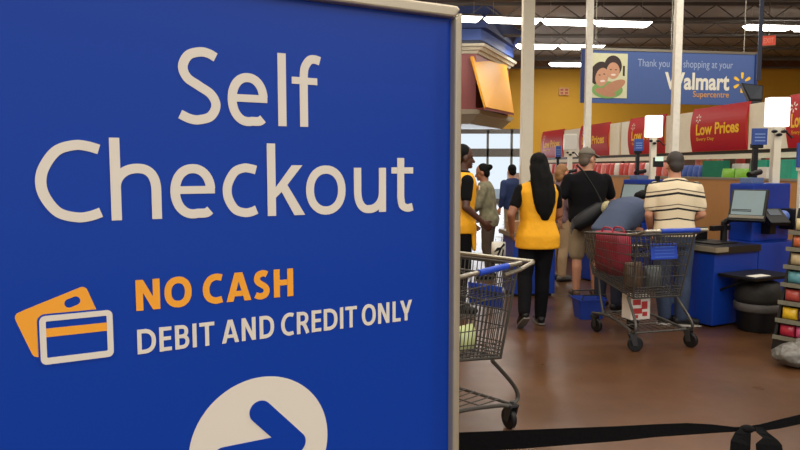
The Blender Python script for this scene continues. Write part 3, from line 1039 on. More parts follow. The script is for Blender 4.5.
while x < rx(716):
    pack('bag', 0.138, 0.103, 0.281, 1, MBp, 'blue packet in the row below the large red header', run_pt(x, -.17, 1.312), RTH, 'blue packets below the large header')
    pack('bag', 0.138, 0.081, 0.400, 1, MO if i % 2 else MP, 'orange or pink packet standing behind the blue packets', run_pt(x, .12, 1.312), RTH, 'packets behind the blue packets')
    x += .144
    i += 1
pack('box', 0.375, 0.138, 0.345, 0, MG, 'dark green carton on the shelf right of the blue packets', run_pt(rx(723), -.13, 1.312), RTH + .25, 'cartons on the near shelf', 'carton', 'carton')
pack('box', 0.275, 0.115, 0.300, 0, MW, 'white carton between the dark green and lime packs', run_pt(rx(735.5), .06, 1.312), RTH - .15, 'cartons on the near shelf', 'carton', 'carton')
pack('bag', 0.275, 0.115, 0.231, 1, ML, 'left lime green packet on the near shelf', run_pt(rx(740), -.19, 1.312), RTH, 'lime packets')
pack('bag', 0.275, 0.115, 0.231, 1, ML, 'right lime green packet beside the black card display post', run_pt(rx(754), -.19, 1.312), RTH, 'lime packets')
pack('box', 0.325, 0.138, 0.345, 0, MT, 'teal carton left of the right lane sign pole', run_pt(rx(764.5), -.04, 1.312), RTH, 'cartons on the near shelf', 'carton', 'carton')
pack('box', 0.275, 0.138, 0.250, 0, MW, 'white carton partly behind the right lane sign pole', run_pt(rx(777), -.20, 1.312), RTH, 'cartons on the near shelf', 'carton', 'carton')
pack('box', 0.375, 0.138, 0.345, 0, MT, 'teal carton right of the right lane sign pole', run_pt(rx(789), -.06, 1.312), RTH, 'cartons on the near shelf', 'carton', 'carton')
for k, px in enumerate((727, 742, 757)):
    pack('bag', 0.200, 0.103, 0.400, 1, (MR, MW, MR)[k], ('red packet at the back above the dark green carton', 'white packet at the back above the lime packets', 'red packet at the back beside the teal carton')[k], run_pt(rx(px), .19, 1.312), RTH, 'packets at the back of the near shelf')
# ------------------------------------------------------------------ self-checkout machines
M_screen = mat('grey_screen', (122, 138, 142), .25, var=.08, vscale=6, emit=.10)
M_counter = mat('black_counter', (34, 33, 33), .3)
M_edge = mat('beige_edge', (150, 138, 116), .4, .2)
def checkout(name, label, loc, rz, near):
    """origin at the front left foot of the cabinet; x along the front, y to the back"""
    t = thing(name, label, 'self checkout', loc, rz, 'self checkout machines')
    b = MB()
    b.box((.32, .26, .37), (.64, .52, .70), bev=.012)
    b.build('cabinet', M_blue, t)
    MB().box((1.0, .22, .40), (.70, .44, .78), bev=.012).build('tower', M_blue, t)
    MB().box((1.03, .28, 1.09), (.60, .28, .60), bev=.02).build('tower_back', M_blue, t)
    k = MB().box((.32, .26, .04), (.60, .48, .06)); k.box((1.0, .22, .03), (.66, .40, .05)); k.build('plinth', M_black, t)
    MB().box((.315, .25, .755), (.66, .56, .07), bev=.008).build('counter', M_counter, t)
    e = MB().box((.06, -.036, .765), (.16, .016, .045)); e.box((-.022, .25, .765), (.016, .57, .045)); e.build('counter_edge', M_edge, t)
    sc = MB().box((.33, .30, .797), (.34, .34, .012)); sc.box((.30, .50, .86), (.36, .06, .14), bev=.01); sc.build('scanner', M_black, t)
    a = MB().tube([(.56, .34, .79), (.56, .34, .98), (.62, .18, 1.10)], .035, 10)
    a.box((.50, .34, .93), (.26, .05, .05))
    a.build('monitor_arm', M_black, t)
    # tilted monitor turned to the left
    R = Matrix.Rotation(math.radians(-66), 3, 'Z') @ Matrix.Rotation(math.radians(-28), 3, 'X')
    C_ = Vector((.60, .10, 1.17))
    mo = MB().box(C_, (.34, .05, .35), R, .012).build('monitor', M_black, t)
    MB().box(C_ + R @ Vector((0, -.028, .02)), (.29, .006, .27), R).build('screen', M_screen, mo)
    ln = MB()
    for zz_ in (-.06, -.075):
        ln.box(C_ + R @ Vector((-.05, -.032, zz_)), (.18, .002, .008), R)
    ln.build('screen_text', M_dark, mo)
    MB().box(C_ + R @ Vector((0, -.027, -.135)), (.32, .008, .03), R).build('monitor_strip', M_steel, mo)
    # card reader and bag dispenser on the tower
    R2 = Matrix.Rotation(math.radians(-20), 3, 'Z') @ Matrix.Rotation(math.radians(38), 3, 'X')
    cr = MB().box((.92, .03, 1.05), (.22, .22, .05), R2, .01)
    cr.box((.92, .10, .95), (.10, .12, .16), None, .01)
    pr = cr.build('card_reader', M_black, t)
    MB().box(Vector((.92, .03, 1.05)) + R2 @ Vector((0, .04, .028)), (.13, .09, .004), R2).build('reader_display', mat('reader_display', (90, 96, 104), .2), pr)
    MB().ell((1.08, .05, 1.05), (.075, .06, .065)).build('scanner_lamp', mat('pale_blue_plastic', (92, 118, 190), .3), t)
    MB().box((1.22, .04, 1.02), (.17, .18, .22), None, .03).build('side_box', M_black, t)
    MB().box((.86, .26, 1.42), (.20, .14, .06), None, .012).build('printer', mat('slate_blue_plastic', (92, 112, 150), .4), t)
    MB().tube([(.78, .24, 1.48), (.96, .24, 1.51)], .03, 12).build('printer_roll', M_black, t)
    # bagging shelf in front of the cabinet
    s_ = MB().box((.34, -.21, .525), (.60, .40, .03), None, .008)
    s_.tube([(.10, .02, .36), (.10, -.30, .512)], .012, 8)
    s_.tube([(.58, .02, .36), (.58, -.30, .512)], .012, 8)
    sh = s_.build('bagging_shelf', M_black, t)
    MB().box((.22, -.31, .5415), (.22, .10, .003)).build('paper', M_white, sh)
    return t
KR = math.radians(27)
k1 = checkout('self_checkout', 'nearest blue self checkout at right with a grey tilted screen and black bagging shelf', (3.03, 6.5, 0), KR, True)
dup(k1, (2.72, 9.0, 0), KR, 'blue self checkout behind the bent-over shopper, left of the striped man')
dup(k1, (2.36, 11.4, 0), KR, 'farthest blue self checkout behind the man in black')

# lane signs: a lit box on a pole standing on each machine
M_lit = mat('lit_white_box', (255, 252, 250), .4, var=0, emit=1.2)
M_unlit = mat('dim_white_box', (226, 224, 214), .4, var=.03)
def lane_sign(px, ztop0, ztop1, Y, label, lit, foot):
    c = at(px, 150, Y)
    t = thing('lane_sign', label, 'lane sign', (c.x, Y, foot), 0, 'lane signs on poles')
    pole_top = ztop0 - foot
    MB().box((0, .0, pole_top / 2), (.075, .075, pole_top)).build('pole', M_cream, t)
    H = ztop1 - ztop0
    MB().box((0, 0, pole_top + H / 2), (.225, .10, H), None, .02).build('light_box', M_lit if lit else M_unlit, t)
    k = MB()
    for j in range(3):
        k.ell((.05 * j - .06, -.075, pole_top - .05 - .035 * (j % 2)), (.022, .05, .018))
    k.tube([(.05, -.05, pole_top - .03), (.13, -.07, pole_top - .12), (.15, -.05, pole_top - .10)], .009, 6)
    k.build('bracket', M_black, t)
    return t
lane_sign(775.5, at(775, 127, 7.25).z, at(775, 97.5, 7.25).z, 7.25, 'brightly lit white lane sign box at right, largest of the lane signs', True, 1.392)
lane_sign(653, at(652, 137.5, 9.65).z, at(652, 115.5, 9.65).z, 9.65, 'lit white lane sign box left of the near power pole', True, 1.392)
lane_sign(570, at(570, 150, 12.2).z, at(570, 134, 12.2).z, 12.2, 'unlit white lane sign above the man in the grey cap', False, 1.392)

# blue cards on black posts
M_card = mat('card_blue', (40, 72, 150), .4, var=.1)
def card(px, y0, y1, Y, w, ztop, zfoot, xo, label, post=M_black):
    a, b = at(px, y0, Y), at(px, y1, Y)
    t = thing('card_display', label, 'sign', (a.x, Y, zfoot), 0, 'blue card displays on posts')
    MB().box((0, -.035, (a.z + b.z) / 2 - zfoot), (w, .03, a.z - b.z), None, .004).build('card', M_card, t)
    m = MB()
    for k in range(3):
        m.box((0, -.0515, b.z - zfoot + (a.z - b.z) * (.25 + .2 * k)), (w * .7, .002, (a.z - b.z) * .07))
    m.build('card_print', mat('card_pale_print', (120, 146, 200), .5), t)
    p = MB().box((xo, 0, (a.z - zfoot - .05) / 2), (.045, .045, a.z - zfoot - .05))
    p.box((xo * .5, -.01, b.z - zfoot - .01), (abs(xo) + .10, .05, .05), None, .01)
    p.build('post', post, t)
card(758, 128.5, 145, 7.25, .155, 0, 1.392, -.02, 'small blue card on a black post left of the right lane sign')
card(638, 139, 151, 9.58, .125, 0, 1.392, .0, 'small blue card in front of the red header beside the lit lane sign')
card(558, 146, 157, 12.9, .10, 0, 0, .0, 'tiny blue card in front of the farthest red header')
card(803, 143, 167.5, 6.75, .145, 0, 0, .0, 'blue card cut off by the right edge of the photo', M_cream)
# small payment display left of the striped man
c = at(658, 160, 9.3)
pd = thing('small_display', 'small display with a pale green screen left of the striped shirt man', 'display', (c.x, 9.3, 0))
MB().box((0, 0, .72), (.05, .05, 1.44)).build('post', M_black, pd)
MB().box((0, -.01, c.z - .03), (.13, .06, .13), None, .01).build('casing', M_black, pd)
MB().box((0, -.045, c.z + .015), (.11, .01, .06)).build('screen', mat('mint_screen', (206, 232, 214), .3, emit=.4), pd)

# ------------------------------------------------------------------ bin and bag under the shelf
def in_k1(x, y):
    return Vector((3.03 + x * math.cos(KR) - y * math.sin(KR), 6.5 + x * math.sin(KR) + y * math.cos(KR), 0))
p = in_k1(.33, -.235)
bn_ = thing('waste_bin', 'black waste bin with a grey folded liner rim under the bagging shelf', 'bin', p, KR)
MB().lathe([(.165, 0), (.178, .03), (.19, .27), (.18, .27), (.165, .04), (.01, .03)], n=30).build('bin', M_black, bn_, 'angle')
MB().lathe([(.192, .19), (.208, .205), (.212, .26), (.20, .275), (.186, .255), (.184, .205)], n=30).build('liner_rim', mat('grey_liner', (84, 80, 78), .6, bump=.5, vscale=30), bn_, True)
MB().lathe([(.19, .26), (.208, .32), (.20, .40), (.17, .47), (.02, .48)], n=30).build('liner', mat('dark_liner', (30, 27, 24), .7, bump=.5, vscale=20), bn_, True)

# ------------------------------------------------------------------ candy rack at the right edge
cr_o = Vector((3.545, 5.98, 0))
CRZ = math.atan2(-.8, .6)
rk = thing('snack_rack', 'black snack rack with sloping shelves at the right edge', 'rack', cr_o, CRZ)
RW = .95
MB().box((RW / 2, -.03, .60), (RW, .03, 1.20)).build('back_panel', M_dark, rk)
side = MB()
for x in (.0, RW):
    side.prism([(x - .012, -.03, 0), (x - .012, -.44, 0), (x - .012, -.42, .10), (x - .012, -.05, 1.20)], (.024, 0, 0))
side.build('side_panel', M_black, rk)
MB().box((RW / 2, -.24, .06), (RW, .42, .12)).build('base', M_dark, rk)
LEV = [(.13, .42), (.27, .385), (.42, .35), (.57, .315), (.72, .28), (.87, .245), (1.01, .21)]
PCOL = [(168, 40, 60), (222, 178, 40), (170, 70, 60), (92, 150, 158), (190, 170, 130), (206, 110, 70), (206, 190, 140)]
PNAME = ['red and pink', 'yellow and purple', 'brown and white', 'teal', 'beige', 'orange', 'pale']
PALT = [(206, 90, 130), (120, 60, 140), (214, 200, 186), (120, 176, 180), (214, 206, 190), (222, 206, 170), (226, 214, 190)]
for k, (z, dp) in enumerate(LEV):
    s_ = MB().box((RW / 2, -dp / 2 - .03, z - .012), (RW, dp, .016), Matrix.Rotation(math.radians(6), 3, 'X'))
    s_.build('shelf', M_black, rk)
    MB().box((RW / 2, -dp - .035, z - .012), (RW, .012, .035)).build('price_rail', mat('price_rail', (118, 116, 102), .4, var=.4, vscale=40), rk)
    m1 = mat('candy_%s' % PNAME[k].split()[0], PCOL[k], .28, var=.3, vscale=25)
    m2 = mat('candy_alt_%s' % PNAME[k].split()[0], PALT[k], .28, var=.3, vscale=25)
    for j in range(7):
        me_key = 'c%d' % (j % 2)
        loc = cr_o + Matrix.Rotation(CRZ, 3, 'Z') @ Vector((.085 + j * .128, -dp + .045, z - .003 + (.075 - dp / 2) * .105 + .008))
        nm = ['bottom', 'second', 'third', 'fourth', 'fifth', 'sixth', 'top'][k]
        pack(me_key + str(k), .122, .085, .104, 1, m1 if j % 2 == 0 else m2, '%s sweet bag at the front of the %s shelf of the snack rack' % (PNAME[k], nm), loc, CRZ + .1 * math.sin(j * 3 + k), 'sweets on the %s shelf of the snack rack' % nm, 'sweets', 'sweet_bag')

# crumpled bag on the floor by the rack
bg = MB()
bg.ell((0, 0, .09), (.20, .15, .09), None, 40, 22)
bg.ell((.08, .02, .12), (.13, .12, .10), None, 30, 16)
me = fuse(bg, 'plastic_bag', .012, 2)
from mathutils import noise as mn
for v in me.vertices:
    d = mn.noise(v.co * 14) * .022 + mn.noise(v.co * 34 + Vector((3, 1, 2))) * .012
    v.co += Vector((v.co.x, v.co.y, max(v.co.z, 0) * .6)).normalized() * d if v.co.length > 1e-4 else Vector()
    v.co.z = max(v.co.z, 0)
pb = obj('plastic_bag', me, mat('grey_film', (104, 101, 95), .3, bump=.6, vscale=25))
c = at(803, 358, 5.2)
pb.location = (3.13, 5.22, 0)
tag(pb, 'crumpled pale grey plastic bag on the floor in front of the snack rack', 'plastic bag')

# ------------------------------------------------------------------ service counter at the back left
cc = thing('checkout_counter', 'blue counter with a black top behind the woman in the yellow vest', 'counter', (1.34, 8.10, 0), math.radians(6))
MB().box((.28, .25, .38), (.52, .50, .70), None, .01).build('cabinet', M_blue, cc)
MB().box((.28, .25, .02), (.46, .44, .05)).build('plinth', M_black, cc)
MB().box((.27, .25, .755), (.60, .56, .05), None, .008).build('worktop', mat('grey_worktop', (112, 104, 92), .4), cc)
MB().box((-.12, .2, .42), (.26, .4, .03)).build('side_shelf', M_black, cc)
for k, (x, w, h, m, lab) in enumerate(((.06, .16, .13, M_wood, 'brown carton at the left end of the back counter'), (.23, .14, .10, mat('striped_pack', (196, 150, 84), .5, var=.4, vscale=20), 'orange patterned pack in the middle of the back counter'), (.38, .13, .11, MW, 'white pack on the back counter nearest the yellow vest'))):
    o = pack('ct%d' % k, w, .16, h, 0, m, lab, Vector((1.34, 8.10, 0)) + Matrix.Rotation(math.radians(6), 3, 'Z') @ Vector((x, .12, .781)), .1, 'goods on the back counter', 'carton', 'carton')
M_tray = M_black
t_ = thing('printed_bag', 'white bag with a black print on the side shelf of the back counter', 'bag', (1.20, 8.22, .4352), .1)
MB().loft([((0, 0, 0), (.085, 0, 0), (0, .05, 0)), ((0, 0, .12), (.09, 0, 0), (0, .05, 0)), ((0, 0, .22), (.085, 0, 0), (0, .03, 0))], 16).build('bag', M_white, t_, True)
pm = MB()
for P in ([(-.05, .03), (-.02, .03), (.03, .15), (.07, .19), (.05, .21), (.0, .14)], [(.02, .03), (.04, .03), (.055, .12), (.04, .15)], [(-.07, .10), (-.01, .12), (.02, .16), (-.03, .155)]):
    pm.prism([Vector((x, -.052, z)) for x, z in P], (0, .008, 0))
pm.build('print', M_black, t_)
h_ = MB().tube([(-.04, 0, .215), (-.035, 0, .28), (.035, 0, .28), (.04, 0, .215)], .006, 6)
h_.build('handle', M_white, t_)
# ------------------------------------------------------------------ shopping carts
def make_cart(name, label, loc, rz, hz=1.035):
    """origin on the floor under the rear axle; +y is the way it is pushed, the handle is at -y"""
    t = thing(name, label, 'shopping cart', loc, rz, 'shopping carts')
    ZT0, ZT1 = .99, .93
    YR, YFR = -.03, .90
    top = [(-.285, YR, ZT0), (.285, YR, ZT0), (.215, YFR, ZT1), (-.215, YFR, ZT1)]
    bot = [(-.235, .06, .44), (.235, .06, .44), (.175, .80, .54), (-.175, .80, .54)]
    V = lambda p: Vector(p)
    L = lambda a, b, s: V(a) + (V(b) - V(a)) * s
    w = MB()
    r = .0032
    def face(a0, a1, b0, b1, nv, nh):
        for k in range(1, nv):
            s = k / nv
            w.tube([L(b0, b1, s), L(a0, a1, s)], r, 5)
        for k in range(1, nh):
            s = k / nh
            w.tube([L(b0, a0, s), L(b1, a1, s)], r * 1.15, 5)
    face(top[0], top[1], bot[0], bot[1], 17, 6)
    face(top[3], top[2], bot[3], bot[2], 13, 6)
    face(top[0], top[3], bot[0], bot[3], 26, 6)
    face(top[1], top[2], bot[1], bot[2], 26, 6)
    for k in range(1, 14):
        s = k / 14
        w.tube([L(bot[0], bot[1], s), L(bot[3], bot[2], s)], r, 5)
    for k in range(1, 7):
        s = k / 7
        w.tube([L(bot[0], bot[3], s), L(bot[1], bot[2], s)], r, 5)
    for s in (.04, .08, .12):
        P = [L(bot[i], top[i], s) for i in range(4)]
        w.tube(P, r * 1.2, 5, True)
    bk = w.build('basket', M_wire, t)
    rm = MB()
    rm.tube([V(p) for p in top], .0105, 8, True)
    rm.tube([V(p) for p in bot], .0085, 8, True)
    for i in range(4):
        rm.tube([V(bot[i]), V(top[i])], .0085, 8)
    rm.build('rim', M_wire, bk)
    # handle
    h = MB().tube([(-.30, -.165, hz), (.30, -.165, hz)], .0155, 10)
    for s in (-1, 1):
        h.tube([(s * .285, .10, ZT0 - .005), (s * .287, -.05, ZT0 + .012), (s * .295, -.165, hz)], .013, 8)
    h.build('handle', M_steel, t)
    MB().tube([(-.15, -.165, hz), (.22, -.165, hz)], .021, 12).build('handle_grip', mat('cart_blue_plastic', (20, 62, 170), .35, var=.04), t)
    # child seat and its flap inside the rear gate
    cs = MB()
    for k in range(9):
        x = -.2 + .05 * k
        cs.tube([(x, .0, .80), (x, .20, .80), (x, .26, .97)], .0028, 5)
    cs.tube([(-.22, .26, .97), (.22, .26, .97)], .006, 6)
    cs.tube([(-.22, .20, .80), (.22, .20, .80)], .005, 6)
    cs.build('child_seat', M_wire, t)
    fl = MB().box((.0, -.012, .845), (.26, .012, .135), Matrix.Rotation(math.radians(-7), 3, 'X'), .006)
    fo_ = fl.build('seat_flap', mat('cart_blue_plastic', (20, 62, 170), .35, var=.04), t)
    pr = MB()
    for k in range(4):
        pr.box((0, -.0205 + .003 * (k - 1.5) * 1.1, .80 + .028 * k), (.19, .002, .008), Matrix.Rotation(math.radians(-7), 3, 'X'))
    pr.build('flap_print', mat('flap_pale_print', (58, 98, 190), .5), fo_)
    # undercarriage
    fr = MB()
    for s in (-1, 1):
        fr.tube(spline([(s * .235, .14, .44), (s * .268, -.02, .27), (s * .282, -.05, .185), (s * .274, .02, .150), (s * .25, .10, .165), (s * .21, .45, .20), (s * .195, .76, .168)], 6), .0125, 9)
        fr.tube([(s * .175, .70, .535), (s * .18, .66, .36), (s * .19, .58, .19)], .0115, 8)
    fr.tube([(-.262, .0, .155), (.262, .0, .155)], .010, 8)
    fr.tube([(-.195, .74, .168), (.195, .74, .168)], .010, 8)
    fr.build('frame', M_wire, t)
    lr = MB()
    for k in range(7):
        x = -.16 + .32 / 6 * k
        lr.tube([(x * 1.2, .01, .168), (x, .67, .18)], .004, 5)
    for y in (.2, .42, .6):
        lr.tube([(-.2, y, .175), (.2, y, .175)], .0045, 5)
    lr.build('lower_rack', M_wire, t)
    for x, y, a in ((-.278, 0, 1.25), (.278, 0, .35), (-.195, .72, .2), (.195, .72, .3)):
        R = Matrix.Rotation(a, 3, 'Z')
        P = lambda q: Vector((x, y, 0)) + R @ Vector(q)
        f = MB()
        for s in (-1, 1):
            f.hexa([P((s * .024, -.045, .055)), P((s * .029, -.045, .055)), P((s * .029, -.005, .05)), P((s * .024, -.005, .05)),
                    P((s * .024, -.03, .15)), P((s * .029, -.03, .15)), P((s * .029, .03, .15)), P((s * .024, .03, .15))])
        f.box(P((0, 0, .15)), (.06, .06, .012), R)
        f.tube([P((0, 0, .145)), P((0, 0, .175))], .014, 8)
        ca = f.build('caster', mat('caster_dark', (44, 44, 46), .5, .2), t)
        wv = MB()
        c0, c1 = P((-.017, -.028, .064)), P((.017, -.028, .064))
        ax = (c1 - c0)
        wv.tube([c0, c0 + ax * .15, c0 + ax * .85, c1], [.058, .064, .064, .058], 24)
        wv.build('wheel', M_black, ca, 'angle')
    return t
CA, CB = Vector((.470, 4.125, 0)), Vector((2.235, 5.74, 0))
RA, RB = math.radians(134), math.radians(15.5)
cart = make_cart('shopping_cart', 'full wire shopping cart with a red tote in front of the striped man', CB, RB)
near = dup(cart, CA, RA, 'nearest wire shopping cart, half hidden by the blue sign')
# the near cart's handle sits low and it has a blue guard along its rim
for ch in list(near.children):
    if ch.name.startswith('handle'):
        ch.location.z = -.045
    if ch.name.startswith('seat_flap'):
        ch.location = (-.06, 0, -.065)
    if ch.name.startswith('handle_grip'):
        bpy.data.objects.remove(ch)
MB().tube([(-.278, .06, .987), (-.262, .30, .972)], .019, 12).build('rim_guard', mat('cart_blue_plastic', (20, 62, 170), .35, var=.04), near)
MB().tube([(-.284, -.06, .995), (-.235, .60, .951)], .0135, 10).build('side_rail', M_steel, near)
def in_cart(o, rz, x, y, z):
    return o + Matrix.Rotation(rz, 3, 'Z') @ Vector((x, y, z))

# load of the far cart
tb = thing('tote_bag', 'large red tote bag in the far shopping cart', 'bag', in_cart(CB, RB, -.098, .60, .57), RB)
def soft_box(w0, w1, d0, d1, h, n=20):
    return MB().loft([((0, 0, 0), (w0 / 2, 0, 0), (0, d0 / 2, 0)), ((0, 0, h * .3), (w1 / 2 * 1.02, 0, 0), (0, d1 / 2 * 1.03, 0)), ((0, 0, h * .8), (w1 / 2, 0, 0), (0, d1 / 2, 0)), ((0, 0, h), (w1 / 2, 0, 0), (0, d1 / 2 * .96, 0))], n, .35)
M_tote = mat('crimson_tote', (150, 24, 54), .6, var=.2, vscale=10, bump=.5)
soft_box(.15, .165, .34, .40, .385, 32).build('bag', M_tote, tb, True)
for s in (-1, 1):
    MB().tube(spline([(s * .06, -.10, .36), (s * .058, -.07, .42), (s * .06, 0, .43), (s * .058, .07, .42), (s * .06, .10, .36)], 5), .008, 6).build('handle', M_tote, tb)
def load(nm, o, rz, x, y, z, w, d, h, m, label, group, pillow=0, a=0, cat='groceries'):
    return pack(nm + label[:12], w, d, h, pillow, m, label, in_cart(o, rz, x, y, z), rz + a, group, cat, nm)
M_dk = mat('dark_wrap', (46, 48, 44), .4, var=.3, vscale=20)
load('grocery_packet', CB, RB, -.12, .24, .485, .17, .15, .24, mat('brown_wrap', (92, 70, 50), .5, var=.4, vscale=20), 'brown packet low in the far cart behind the seat flap', 'groceries in the far cart', 1)
load('grocery_packet', CB, RB, .08, .24, .485, .16, .15, .20, mat('grey_wrap', (88, 92, 92), .4, var=.4, vscale=20), 'grey packet low at the right of the far cart', 'groceries in the far cart', 1)
cb = thing('printed_carton', 'white carton with red print on the lower rack of the far cart', 'carton', in_cart(CB, RB, .03, .40, .182), RB)
MB().box((0, 0, .11), (.20, .14, .22), None, .004).build('box', mat('white_carton', (214, 206, 196), .6), cb)
pm = MB()
for k, (x, z, w, h) in enumerate(((-.04, .16, .08, .05), (.04, .13, .06, .07), (-.03, .08, .09, .05), (.045, .05, .05, .04), (-.05, .03, .05, .03))):
    pm.box((x, -.0712, z), (w, .002, h))
pm.build('print', mat('carton_red_print', (172, 46, 44), .6), cb)
# load of the near cart
gs = mat('green_stripe_pack', (196, 206, 150), .45, var=.1, vscale=18)
load('grocery_packet', CA, RA, -.08, .20, .48, .14, .12, .15, gs, 'pale green packet at the bottom of the near cart', 'groceries in the near cart', 1, PI / 2)
load('grocery_packet', CA, RA, -.075, .36, .50, .14, .11, .15, mat('white_pack_near', (206, 206, 190), .45, var=.15, vscale=18), 'white packet at the bottom of the near cart beside the sign edge', 'groceries in the near cart', 1, PI / 2)
load('grocery_packet', CA, RA, .07, .26, .49, .16, .10, .25, mat('green_red_pack', (120, 112, 74), .45, var=.6, vscale=22), 'mottled green and red packet behind the pale ones in the near cart', 'groceries in the near cart', 1, PI / 2)
load('grocery_packet', CA, RA, .05, .44, .51, .14, .12, .22, M_dk, 'dark packet in the near cart close to the sign edge', 'groceries in the near cart', 1, PI / 2)

# blue hand basket on the floor
c = at(588, 309, 7.0)
hb = thing('hand_basket', 'blue plastic hand basket on the floor left of the far cart', 'basket', (c.x, 6.98, 0), .15)
m = MB()
n = 22
def brect(w, d, z):
    P = rrect(0, 0, w, d, .04, 0, 4)
    return [Vector((x, y, z)) for x, y in P]
rings = [brect(.25, .20, 0), brect(.30, .25, .21), brect(.32, .27, .21), brect(.32, .27, .195), brect(.292, .242, .195), brect(.24, .19, .012)]
vr = [[m.bm.verts.new(p) for p in R_] for R_ in rings]
for A, B in zip(vr, vr[1:]):
    for k in range(len(A)):
        m.bm.faces.new((A[k], A[(k + 1) % len(A)], B[(k + 1) % len(A)], B[k]))
m.bm.faces.new(vr[0][::-1]); m.bm.faces.new(vr[-1])
m.build('tub', mat('basket_blue', (20, 52, 140), .4), hb)
for s in (-1, 1):
    MB().tube([(-.13, s * .125, .20), (-.12, s * .14, .26), (.12, s * .14, .26), (.13, s * .125, .20)], .007, 6).build('handle', M_black, hb)
# ------------------------------------------------------------------ people
def rotm(yaw=0, pitch=0, roll=0):
    return Matrix.Rotation(math.radians(yaw), 3, 'Z') @ Matrix.Rotation(math.radians(-pitch), 3, 'X') @ Matrix.Rotation(math.radians(roll), 3, 'Y')

